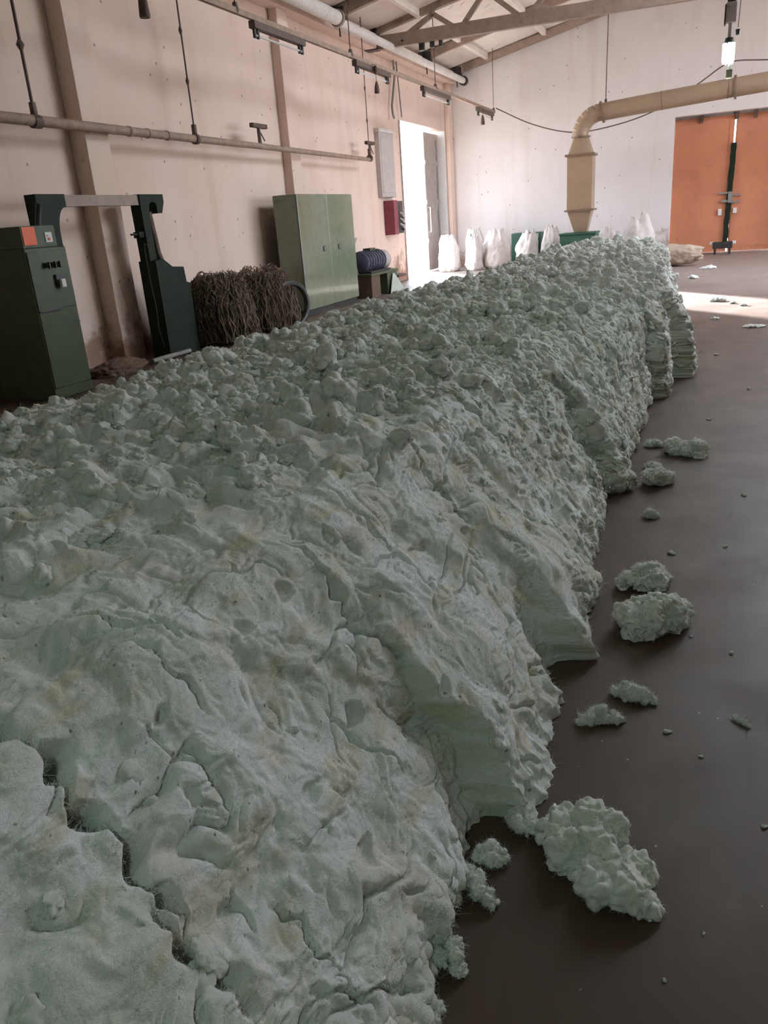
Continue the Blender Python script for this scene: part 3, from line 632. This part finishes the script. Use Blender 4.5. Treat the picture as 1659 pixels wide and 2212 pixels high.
MB().tube([(.30, .12, 1.78), (.31, .14, 1.88), (.34, .16, 2.02)], [.03, .032, .034], 10).build('lever', 'dark_metal', t, True)
MB().box(-.3, .35, .30, .37, .15, 1.2, .01).build('side_box', 'machine_green', t)
# ================================================================ press frame
t = thing('press_frame', 'dark green press frame with crossbeam standing behind the control cabinet', 'machine frame', (-7.0, 7.4, 0))
arc = [(.44 - .16 * math.cos(a), 2.0 - .30 + .30 * math.sin(a)) for a in np.linspace(0, math.pi / 2, 8)]
MB().prism([(0, 0), (.28, 0)] + arc + [(.46, 2.0), (.46, 2.14), (0, 2.14)], 'x', -.10, .06).build('post', 'machine_green', t)
MB().bar((-.02, .44, 2.07), (-.02, 1.92, 2.07), .12, .125).build('crossbeam', 'steel_brown', t)
cr = [(2.02 + .085 + .085 * math.cos(a), 1.985 + .06 * math.sin(a)) for a in np.linspace(math.pi, 0, 9)]
MB().prism([(1.84, 1.98), (1.86, 1.0), (2.0, 1.0), (2.0, 1.9)] + cr + [(2.19, 1.90), (2.29, 1.90), (2.36, 2.04), (2.36, 2.14), (1.84, 2.14)], 'x', -.10, .06).build('hook_post', 'machine_green', t)
MB().prism([(1.86, 0), (2.58, 0), (2.58, .95), (2.50, .97), (2.48, 1.18), (2.22, 1.20), (2.02, 1.32), (1.86, 1.30)], 'x', -.14, .14).build('base', 'machine_green', t)
MB().tube([(.0, 2.06, 1.92), (.02, 2.10, 1.4), (.05, 2.14, 1.2)], .045, 8).build('pipe', 'rust_metal', t, True)
br = MB().box(-.06, .04, 1.74, 1.9, 1.60, 1.68, .01).build('bracket', 'machine_green', t); MB().tube([(0, 1.62, 1.65), (0, 1.75, 1.65)], .015, 6).build('pin', 'dark_metal', br)
MB().tube([(.07, 1.84, 1.50), (.07, 1.77, 1.53), (.07, 1.76, 1.40), (.07, 1.77, 1.0), (.07, 1.80, .7), (.07, 1.78, .4), (.07, 1.84, .15)], .008, 6).build('cable', 'dark_metal', t, True)
# floor clutter by the frame
tag(MB().tube([(-6.80, 8.75, .04), (-6.78, 9.6, .04)], .035, 10).build('steel_pipe', 'steel_grey', None, True), 'short grey steel pipe lying on the floor under the press frame', 'pipe')
def lump(name, loc, L, Wd, Hh, seed, mat, sub=5, rough=.5):
    bm = bmesh.new(); bmesh.ops.create_icosphere(bm, subdivisions=sub, radius=1)
    for p in bm.verts:
        d = p.co.normalized(); k = 1 + .22 * n3(d, 1.5, seed) + rough * .3 * abs(n3(d, 4, seed + 2)) + rough * .22 * n3(d, 9, seed + 4) + rough * .12 * n3(d, 22, seed + 6)
        q = d * k; p.co = Vector((q.x * L / 2, q.y * Wd / 2, max(q.z * Hh, 0)))
    me = bpy.data.meshes.new(name); bm.to_mesh(me); bm.free(); me.polygons.foreach_set('use_smooth', [True] * len(me.polygons)); me.materials.append(M[mat])
    o = bpy.data.objects.new(name, me); COL.objects.link(o); o.location = loc; return o
tag(lump('debris_mound', (-6.95, 8.25, 0), .5, .9, .16, 4, 'debris_brown'), 'low mound of brown sweepings at the foot of the left wall', 'debris')
# ================================================================ tangled brown waste
def tangle(name, label, loc, L, Wd, Hh, seed, ns, hole=False):
    t = thing(name, label, 'waste heap', loc, 0, 'tangled waste beside the press frame')
    c = lump('core', (0, 0, 0), L * .92, Wd * .92, Hh * .93, seed, 'fibre_brown', 5, .5); c.parent = t
    for p in c.data.vertices:
        x, y, z = p.co.x / (L / 2), p.co.y / (Wd / 2), p.co.z / Hh; rad = math.hypot(x, y); f = rad ** .6 / rad if rad > 1e-4 else 1
        p.co = Vector((x * f * L / 2, y * f * Wd / 2, max(z, 0) ** .7 * Hh * .97))
    r = random.Random(seed); mb = MB()
    for i in range(ns):
        th = r.uniform(0, 6.283); ph = r.uniform(.1, 1.2); az = r.uniform(-.5, .5); pts = []; m = 9; ln = r.uniform(.4, 1.15)
        for k in range(m):
            e = ph + ln * k / (m - 1); e = min(e, 1.56); a = th + az * k / (m - 1) + .06 * math.sin(k * 1.7 + i)
            rr = 1.0 + r.uniform(-.03, .09)
            pts.append((rr * math.sin(e) ** .6 * math.cos(a) * L / 2, rr * math.sin(e) ** .6 * math.sin(a) * Wd / 2, max(rr * math.cos(e) ** .7 * Hh + .03 * math.sin(3 * a + seed), .005)))
        mb.tube(pts, [r.uniform(.003, .009)] * m, 4)
    for i in range(90):                                        # loops springing out of the top
        th = r.uniform(0, 6.283); q = r.uniform(.1, .9); cx, cy = q * math.cos(th) * L * .45, q * math.sin(th) * Wd * .45; cz = Hh * (.93 - .25 * q ** 3); a0 = r.uniform(0, 6.283); R = r.uniform(.05, .14)
        mb.tube([(cx + R * math.cos(b) * math.cos(a0), cy + R * math.cos(b) * math.sin(a0), cz - .04 + R * .6 * math.sin(b)) for b in np.linspace(-.3, 3.5, 9)], r.uniform(.003, .008), 4)
    o = mb.build('strands', 'strand_brown', t, True); o['kind'] = 'stuff'
    mb = MB()
    for i in range(26):
        th = r.uniform(-1.2, 1.2); x = math.cos(th) * L * .5; y = math.sin(th) * Wd * .5; pts = []
        for k in range(6): pts.append((x + r.uniform(-.04, .04) + k * .012, y + r.uniform(-.03, .03), max(.02, Hh * (.62 - k * .115))))
        mb.tube(pts, r.uniform(.008, .018), 5)
    o = mb.build('loose_ends', 'strand_brown', t, True); o['kind'] = 'stuff'
    return t
tangle('tangled_waste', 'tangled brown fibre waste heaped against the press frame base', (-6.85, 10.66, 0), .95, 1.12, .98, 11, 520)
tg = tangle('tangled_waste', 'darker tangled waste heap in front of the big green cabinet', (-6.85, 12.02, 0), .95, 1.3, .96, 23, 520)
ring = [(.42 + .1 * math.cos(a), .15 + .42 * math.cos(a), .36 + .36 * math.sin(a)) for a in np.linspace(0, 2 * math.pi, 26)]
MB().tube(ring, .05, 8, False).build('hose_coil', 'dark_metal', tg, True)
# ================================================================ big green cabinet
t = thing('steel_cabinet', 'tall pale green steel cabinet with two latches against the left wall', 'cabinet', (-7.04, 14.76, 0))
MB().box(-.24, .225, -1.25, 1.25, .10, 2.14, .012).build('body', 'cabinet_green', t)
for y0, y1 in ((-1.245, -.004), (.004, 1.245)):
    d = MB().box(.225, .245, y0, y1, .11, 2.13, .006).build('door', 'cabinet_green', t)
    yc = -.28 if y0 < -.1 else .42
    h = MB().box(.245, .252, yc - .055, yc + .055, 1.11, 1.21, .003).build('latch', 'dark_metal', d); MB().box(.252, .265, yc - .03, yc + .005, 1.13, 1.19, .003).build('latch_tongue', 'steel_grey', h)
MB().box(-.22, .20, -1.22, 1.22, 0, .10).build('plinth', 'dark_metal', t)
# ================================================================ motor bench beyond the cabinet
t = thing('motor_bench', 'green bench with blue electric motor between big cabinet and doorway', 'machine', (-6.95, 17.18, 0))
MB().box(-.3, .3, -.75, .95, .46, .52, .01).build('bench_top', 'control_green', t)
MB().box(-.28, .28, -.72, -.2, 0, .46, .01).build('rusty_side', 'rust_metal', t)
MB().box(-.28, .28, .25, .92, 0, .46, .01).build('cupboard', 'control_green', t)
mo = MB().tube([(0, -.7, .76), (0, -.66, .76), (0, .45, .76), (0, .5, .76)], [.17, .22, .22, .15], 18).build('motor', 'motor_blue', t, True)
for k in range(7): MB().tube([(0, -.55 + k * .15, .76), (0, -.51 + k * .15, .76)], .235, 18).build('cooling_fin', 'motor_blue', mo)
MB().box(-.09, .09, -.2, .12, .97, 1.03, .01).build('terminal_box', 'control_green', mo)
MB().tube([(0, .5, .74), (0, .75, .74)], [.16, .22], 14).build('pulley', 'box_grey', t, True)
MB().box(-.24, .24, -.6, .6, .52, .56, .005).build('mount', 'dark_metal', t)
fn = MB().tube([(-.05, -.95, .80), (-.05, -.95, 1.10), (-.05, -.95, 1.28)], [.06, .08, .16], 14, False).build('funnel', 'box_grey', t, True)
MB().tube([(.02, -.85, .52), (-.02, -.92, .82)], .03, 8).build('funnel_stand', 'rust_metal', fn, True)
MB().box(.0, .3, .95, 1.5, .30, .36, .01).build('shelf', 'rust_metal', t)
sh = tag(MB().prism([(-.42, 0), (.22, .0), (.5, .06), (.06, .42), (-.05, .44)], 'x', 0, .012).build('metal_sheet', 'sheet_pale', None), 'pale green kite-shaped sheet leaning against the motor bench', 'sheet')
sh.location = (-6.58, 17.75, 0.0); sh.rotation_euler = (0, math.radians(-8), 0)
# ================================================================ wall boxes
t = thing('wall_panel', 'tall greyish panel fixed high on the left wall beside the doorway', 'panel', (XL, 20.1, 2.9))
MB().box(0, .12, -.5, .5, -.78, .70, .01).build('panel_body', 'box_grey', t); MB().box(.0, .14, -.52, .52, .70, .78, .01).build('panel_cap', 'pipe_white', t); MB().box(.12, .13, -.42, .42, -.68, .6, .004).build('panel_door', 'box_grey', t)
t = thing('switch_box', 'dark red electrical switch box on the wall next to the doorway', 'switch box', (XL, 20.25, 1.62))
MB().box(0, .28, -.33, -.04, -.40, .42, .01).build('red_case', 'red_box', t); MB().box(0, .27, -.04, .36, -.38, .40, .01).build('dark_case', 'dark_metal', t)
for z in (-.15, -.02, .12): MB().tube([(.27, .1, z), (.34, .14, z - .05), (.33, .3, z - .12), (.2, .4, z - .2)], .03, 8).build('pipe', 'box_grey', t, True)
# ================================================================ overhead pipe along the left wall
t = thing('sprinkler_pipe', 'brown iron pipe hung along the left wall at mid height', 'pipe', (-7.2, 0, 0))
MB().tube([(0, 4.0, 2.93), (0, 7.9, 2.94), (0, 13, 2.93), (0, 18.3, 2.90)], [.062, .062, .05, .04], 12).build('pipe_run', 'pipe_brown', t, True)
for y in (9.6, 10.0, 10.45): MB().tube([(0, y - .02, 2.935), (0, y + .02, 2.935)], .066, 12).build('coupling', 'pipe_brown', t, True)
for y, w in ((7.93, .035), (11.17, .022), (18.2, .018)):
    h = MB().tube([(0, y, 2.95), (0, y, 3.2), (0, y + .02, roof_z(-7.2) - .02)], w * .55, 6).build('hanger_rod', 'wire_dark', t, True)
    MB().tube([(0, y - w * 1.6, 2.93), (0, y + w * 1.6, 2.93)], .075, 10).box(-.03, .03, y - .03, y + .03, 3.0, 3.13, .008).build('clamp', 'wire_dark', h, True)
    for k, z in enumerate((3.7, 4.35)): MB().tube([(0, y, z - .05), (0, y, z), (0, y, z + .05)], [w * .6, w * 1.3, w * .6], 8).build('knot', 'wire_dark', h, True)
for y, s in ((13.15, 1.0), (18.25, .9)):
    st = MB().tube([(0, y, 2.93), (0, y, 3.22)], .032, 8).build('riser', 'wire_dark', t, True); MB().box(-.04, .04, y - .24 * s, y + .26 * s, 3.21, 3.28, .012).build('sprinkler_bar', 'rust_metal', st)
    MB().tube([(.02, y + .02, 3.14), (.02, y + .14, 3.02)], .012, 6).build('stub', 'wire_dark', st)
# ================================================================ lighting trunking with dead tube lamps
t = thing('lighting_conduit', 'long thin conduit carrying tube lamps hung below the roof eave', 'conduit', (-6.0, 0, 4.34))
MB().box(-.03, .03, 4.5, 25.4, -.035, .035).build('conduit_run', 'pipe_brown', t)
for y in (10.7, 14.6, 19.6, 25.3):
    h = MB().tube([(0, y, .03), (0, y, roof_z(-6) - 4.34 - .02)], .009, 6).build('hanger_rod', 'wire_dark', t); MB().tube([(0, y, .10), (0, y, .02), (0, y, -.036)], [.03, .05, .03], 8).build('hanger_clamp', 'wire_dark', h, True)
def batten(y0, y1, label):
    t = thing('tube_lamp', label, 'lamp', (-6.0, (y0 + y1) / 2, 4.26), 0, 'tube lamps under the conduit'); L = (y1 - y0) / 2
    MB().box(-.05, .05, -L, L, -.055, .04, .008).build('housing', 'wire_dark', t); MB().tube([(0, -L + .08, -.13), (0, L - .08, -.13)], .016, 8).build('tube', 'tube_glass', t, True)
    for s in (-1, 1):
        for k in (0, .09): MB().box(-.02, .02, s * (L - .06 - k) - .025, s * (L - .06 - k) + .025, -.17, -.05, .01).build('lamp_holder', 'dark_metal', t)
batten(11.1, 12.7, 'unlit tube lamp nearest the camera under the long conduit')
batten(14.75, 16.5, 'unlit tube lamp in the middle of the conduit above the pendant plugs')
batten(18.6, 20.7, 'unlit tube lamp on the conduit in front of the doorway')
batten(23.4, 25.2, 'farthest unlit tube lamp at the conduit end by the back wall')
def pendant(x, y, z1, z0, label, s=1.0, double=False):
    t = thing('pendant_plug', label, 'plug', (x, y, z0), 0, 'pendant plugs hanging from the conduit')
    MB().tube([(0, 0, .1 * s), (0, 0, z1 - z0), (-.07, 0, z1 - z0 + .02)], .006 * s, 6).build('cord', 'wire_dark', t)
    MB().tube([(0, 0, -.10 * s), (0, 0, -.08 * s), (0, 0, .02 * s), (0, 0, .10 * s)], [.045 * s, .048 * s, .04 * s, .015 * s], 10).build('plug_body', 'rust_metal', t, True)
    if double: MB().tube([(0, .0, .22), (0, 0, .28), (0, 0, .36)], [.03, .045, .02], 10).build('upper_knob', 'rust_metal', t, True)
pendant(-5.9, 8.49, 4.34, 4.0, 'dark pendant plug hanging at the top near the left pilaster', 1.3)
pendant(-5.9, 15.53, 4.30, 3.93, 'double pendant plug hanging below the middle tube lamp', 1.0, True)
pendant(-5.9, 23.58, 4.30, 3.98, 'small pendant plug hanging in front of the back wall', 1.2)
# white pipe under the eave
t = thing('white_pipe', 'whitewashed pipe running under the eave of the left wall', 'pipe', (-6.97, 0, 5.36))
MB().tube([(0, 5, 0), (0, 16.4, 0)], .13, 14).build('near_length', 'pipe_white', t, True); MB().tube([(0, 16.38, 0), (0, 16.46, 0)], .155, 14).build('end_flange', 'steel_brown', t, True)
MB().tube([(0, 16.5, -.06), (0, 25.6, -.06)], .085, 12).build('far_length', 'pipe_white', t, True); MB().tube([(0, 25.58, -.06), (0, 25.72, -.06)], .13, 12).build('end_cap', 'dark_metal', t, True)
t = thing('broken_conduit', 'bent loose conduit and cord dangling above the doorway corner', 'conduit', (-7.5, 21.0, 4.6))
MB().tube([(0, 0, .75), (0, .05, .35), (0, -.12, 0), (0, -.28, -.35), (.02, -.30, -.55), (.02, -.22, -.62)], .03, 8).build('conduit_piece', 'steel_grey', t, True); MB().tube([(0, .22, .7), (0, .30, .2), (0, .42, -.55)], .018, 6).build('cord', 'steel_grey', t, True)
# ================================================================ air duct
t = thing('air_duct', 'tan sheet-metal air duct bending down from overhead to the green hopper', 'duct', (-3.2, 23.5, 0))
def ring4(cx, cz, hx, hy): return [(cx - hx, -hy, cz), (cx + hx, -hy, cz), (cx + hx, hy, cz), (cx - hx, hy, cz)]
def loft(a, b): return MB().add(a + b, [(0, 1, 5, 4), (1, 2, 6, 5), (2, 3, 7, 6), (3, 0, 4, 7), (3, 2, 1, 0), (4, 5, 6, 7)])
MB().box(-.33, .33, -.33, .33, 1.46, 2.84, .006).build('square_duct', 'duct_tan', t)
loft(ring4(.02, .90, .17, .17), ring4(0, 1.46, .32, .32)).build('outlet_cone', 'duct_tan', t)
n = 20; a = [(.33 * max(-1, min(1, 1.35 * math.cos(2 * math.pi * (k + .5) / n))), .33 * max(-1, min(1, 1.35 * math.sin(2 * math.pi * (k + .5) / n))), 2.84) for k in range(n)]; b = [(-.02 + .205 * math.cos(2 * math.pi * (k + .5) / n), .205 * math.sin(2 * math.pi * (k + .5) / n), 3.28) for k in range(n)]
MB().add(a + b, [(k, (k + 1) % n, n + (k + 1) % n, n + k) for k in range(n)] + [tuple(range(n - 1, -1, -1)), tuple(range(n, 2 * n))]).build('transition', 'duct_tan', t, True)
for z in (1.46, 2.84): MB().box(-.385, .385, -.385, .385, z - .025, z + .025).build('flange', 'duct_rib', t)
cx, cz, R0 = .50, 3.28, .55
seg = [(cx - R0 * math.cos(a), 0, cz + R0 * math.sin(a)) for a in np.linspace(0, math.pi / 2 - .1, 6)]
seg2 = [(cx - R0 * math.cos(a), 0, cz + R0 * math.sin(a)) for a in np.linspace(0, math.pi / 2, 7)]
for k in range(6):
    p, q = Vector(seg2[k]), Vector(seg2[k + 1]); e = (q - p) * .04
    MB().tube([seg2[k - 1] if 0 else p - e, q + e], .214 - .001 * (k % 2), 18).build('elbow_segment', 'duct_tan', t, True)
run = [(.50, 0, 3.825), (2.0, -.10, 3.92), (3.67, -.22, 4.01), (6.5, -.4, 4.15)]
MB().tube(run[:3], [.215, .216, .216], 22).build('round_duct', 'duct_tan', t, True); MB().tube(run[2:], .216, 22).build('round_duct', 'duct_tan', t, True)
def hoop(p, q, r0): return MB().tube([p, q], r0, 22)
hoop((.49, 0, 3.82), (.54, 0, 3.83), .262).build('flange', 'duct_rib', t, True); hoop((3.66, -.22, 4.01), (3.71, -.223, 4.013), .268).build('flange', 'duct_rib', t, True)
hoop((1.98, -.1, 3.918), (2.0, -.1, 3.92), .221).build('seam', 'duct_rib', t, True); hoop((3.52, -.21, 4.0), (3.54, -.21, 4.0), .220).build('seam', 'duct_rib', t, True); MB().tube([(-.02, 0, 3.27), (-.02, 0, 3.30)], .25, 20).build('flange', 'duct_rib', t, True)
MB().tube([(.60, 0, 4.03), (.60, 0, 4.4), (.62, 0, roof_z(-2.6) - .05)], .014, 6).build('hanger_rod', 'wire_dark', t); MB().box(.57, .63, -.02, .02, 4.02, 4.12, .006).build('hanger_lug', 'wire_dark', t)
t = thing('hopper', 'dark green hopper box under the tan air duct', 'hopper', (-3.22, 23.5, 0))
MB().box(-.48, .48, -.42, .42, .05, .84, .012).build('body', 'hopper_green', t); MB().box(-.50, .50, -.44, .44, .84, .89, .01).build('rim', 'hopper_green', t)
for x in (-.42, .42):
    for y in (-.36, .36): MB().box(x - .04, x + .04, y - .04, y + .04, 0, .05).build('foot', 'dark_metal', t)
t = thing('low_machine', 'low green machine housing behind the white sacks', 'machine', (-5.05, 25.45, 0))
MB().box(-.45, .45, -.25, .25, .05, .92, .015).build('housing', 'hopper_green', t); MB().box(-.40, .40, -.262, -.25, .15, .80, .005).build('cover', 'hopper_green', t)
for x in (-.38, .38): MB().box(x - .05, x + .05, -.2, .2, 0, .05).build('foot', 'dark_metal', t)
# ================================================================ sacks
def sack(x, y, r, h, rz, seed, label, lean=(0, 0), mat='sack_white', group='filled sacks along the back wall', tip=.16):
    nu, nv = 64, 44; V = []
    for j in range(nv + 1):
        v = j / nv
        if v < .10: rr = .80 + .24 * math.sin(v / .10 * math.pi / 2)
        elif v < .62: rr = 1.04 - .12 * (v - .10) / .52
        elif v < .90: rr = .92 - .30 * ((v - .62) / .28) ** 1.3
        else: rr = .62 - .10 * (v - .9) / .1
        tw = max(0, (v - .55) / .45)
        for i in range(nu):
            a = 2 * math.pi * i / nu; d = Vector((math.cos(a), math.sin(a), v * 1.8))
            k = 1 + .16 * n3(d, 1.3, seed) + .10 * n3(d, 2.9, seed + 2) - .10 * abs(n3(d, 3.6, seed + 3)) - .05 * abs(n3(d, 8, seed + 4))
            k += tw * (.14 * math.sin(a * 5 + seed * 2 + 2 * v) + .12 * n3(Vector((d.x, d.y, 0)), 4, seed + 5))
            e = 2.6; sq = (abs(math.cos(a)) ** e + abs(math.sin(a)) ** e) ** (-1 / e); rad = r * rr * k * sq
            zz = h * v + h * tip * 1.1 * n3(Vector((d.x, d.y, 0)), 2.2, seed + 6) * tw * tw
            V.append((rad * math.cos(a) + lean[0] * v * v, rad * .85 * math.sin(a) + lean[1] * v * v, max(zz, 0)))
    F = [(j * nu + i, j * nu + (i + 1) % nu, (j + 1) * nu + (i + 1) % nu, (j + 1) * nu + i) for j in range(nv) for i in range(nu)]
    V.append((lean[0] * .8, lean[1] * .8, h * .84)); F += [(nv * nu + i, nv * nu + (i + 1) % nu, len(V) - 1) for i in range(nu)]
    V.append((0, 0, 0)); F += [((i + 1) % nu, i, len(V) - 1) for i in range(nu)]
    o = MB().add(V, F).build('sack', mat, None, False); o.data.polygons.foreach_set('use_smooth', [True] * len(o.data.polygons)); o.location = (x, y, 0); o.rotation_euler = (0, 0, math.radians(rz))
    return tag(o, label, 'sack', group)
sack(-7.08, 23.75, 0.33, 1.04, 10, 1, 'single white sack standing in front of the doorway leaf', tip=.05)
sack(-6.55, 24.85, 0.34, 1.10, 30, 2, 'white sack second from the doorway, half hidden at the back')
sack(-6.28, 23.75, 0.26, 0.97, 80, 3, 'slim white sack standing in front between two taller sacks')
sack(-5.72, 24.15, 0.40, 1.06, 50, 4, 'broad white sack with pointed top in the middle of the row')
sack(-4.98, 24.72, 0.29, 0.87, 15, 5, 'white sack leaning over against the low green machine', (.25, .1))
sack(-4.72, 23.7, 0.36, 0.97, 75, 6, 'white sack right of the low green machine', (.12, 0))
sack(-4.18, 24.7, 0.33, 1.03, 20, 7, 'white sack standing just left of the green hopper')
sack(-2.62, 25.35, 0.24, 0.90, 60, 8, 'white sack peeping out right of the green hopper')
sack(-1.75, 24.6, 0.47, 1.14, 33, 9, 'big crumpled white sack left of the orange door', tip=.22)
o = sack(-.72, 21.7, .30, .85, 0, 10, 'beige sack lying on its side before the orange door', mat='sack_beige', group='filled sacks along the back wall', tip=.1)
o.rotation_euler = (math.radians(90), 0, math.radians(75)); o.location = (-.85, 21.8, .27)
# trestle in front of the orange door
t = thing('floor_stand', 'small dark stand on the floor before the orange door\'s meeting edge', 'stand', (.5, 25.3, 0))
MB().box(-.26, .26, -.08, .08, .16, .34, .012).build('body', 'dark_metal', t)
for x in (-.19, .19): MB().box(x - .03, x + .03, -.07, .07, 0, .16, .006).build('leg', 'dark_metal', t)
for x in (-.29, .29): MB().box(x - .05, x + .05, -.05, .05, .27, .35, .01).build('end_block', 'label_white', t)
# ================================================================ hanging lamps over the aisle: the far one in view, two added
def hang_lamp(x, y, z, label, power):
    t = thing('hanging_lamp', label, 'lamp', (x, y, z), 0, 'compact fluorescent lamps over the aisle')
    MB().tube([(0, 0, .62), (0, 0, roof_z(x) - z - .02)], .007, 6).build('cord', 'wire_dark', t); MB().tube([(.09, 0, .30), (.10, 0, .62), (.09, 0, roof_z(x) - z - .02)], .005, 6).build('cord', 'wire_dark', t)
    MB().box(-.065, .065, -.05, .05, .36, .58, .012).build('ballast_box', 'box_grey', t)
    MB().box(-.05, .05, -.04, .04, .58, .66, .012).build('cap', 'dark_metal', t); MB().box(-.075, -.055, -.05, .05, .34, .56, .004).build('side_flap', 'rust_metal', t)
    MB().tube([(.0, 0, .20), (.0, 0, .36)], .022, 8).build('neck', 'box_grey', t); MB().tube([(0, 0, .13), (0, 0, .2)], [.06, .045], 12).build('socket', 'dark_metal', t, True)
    MB().tube([(.09, 0, .22), (.09, 0, .28)], [.02, .03], 8).build('switch', 'dark_metal', t, True)
    for k in range(4):
        a = k * math.pi / 2 + .4; c, s = math.cos(a), math.sin(a); r0 = .052
        MB().tube([(r0 * c - .02 * s, r0 * s + .02 * c, .14), (r0 * c - .02 * s, r0 * s + .02 * c, -.05), (r0 * c, r0 * s, -.075), (r0 * c + .02 * s, r0 * s - .02 * c, -.05), (r0 * c + .02 * s, r0 * s - .02 * c, .14)], .017, 8).build('glow_tube', 'bulb_glow', t, True)
    MB().tube([(.02, 0, -.06), (.025, 0, -.15)], .02, 8).build('lower_neck', 'box_grey', t); MB().box(-.01, .06, -.03, .03, -.25, -.15, .008).build('lower_plug', 'rust_metal', t)
    l = bpy.data.lights.new('lamp_light', 'POINT'); l.energy = power; l.color = (.62, 1.0, .86); l.shadow_soft_size = .12
    lo = bpy.data.objects.new('lamp_light', l); COL.objects.link(lo); lo.parent = t; lo.location = (0, 0, -.32)
hang_lamp(.14, 12.0, 3.20, 'lit compact fluorescent lamp hanging in front of the duct at top right', 10)
hang_lamp(.14, 5.2, 3.35, 'added compact fluorescent lamp above the middle of the aisle, out of view', 13)  # added out of view as extra light on the heap
hang_lamp(.14, -1.6, 3.35, 'added compact fluorescent lamp behind the camera, lighting the foreground', 42)  # added out of view as greenish foreground light
# drooping cable across the back wall
ctrl = [(-5.92, 25.3, 4.42), (-4.84, 25.3, 3.88), (-3.71, 25.3, 3.56), (-2.63, 25.3, 3.61), (-1.53, 25.3, 3.86), (-.49, 25.3, 4.36), (.16, 25.3, 4.75), (.49, 25.3, 4.84), (1.25, 25.3, 4.77), (3.0, 25.3, 4.6)]
def smooth_path(c, k=6):
    c = [Vector(p) for p in c]; c = [2 * c[0] - c[1]] + c + [2 * c[-1] - c[-2]]; out = []
    for i in range(1, len(c) - 2):
        for j in range(k):
            f = j / k; p0, p1, p2, p3 = c[i - 1:i + 3]; out.append(.5 * (2 * p1 + (p2 - p0) * f + (2 * p0 - 5 * p1 + 4 * p2 - p3) * f * f + (3 * p1 - p0 - 3 * p2 + p3) * f ** 3))
    return out + [c[-2]]
tag(MB().tube(smooth_path(ctrl), .018, 6).build('drooping_cable', 'wire_dark', None, True), 'dark cable drooping across the back wall behind the air duct', 'cable')
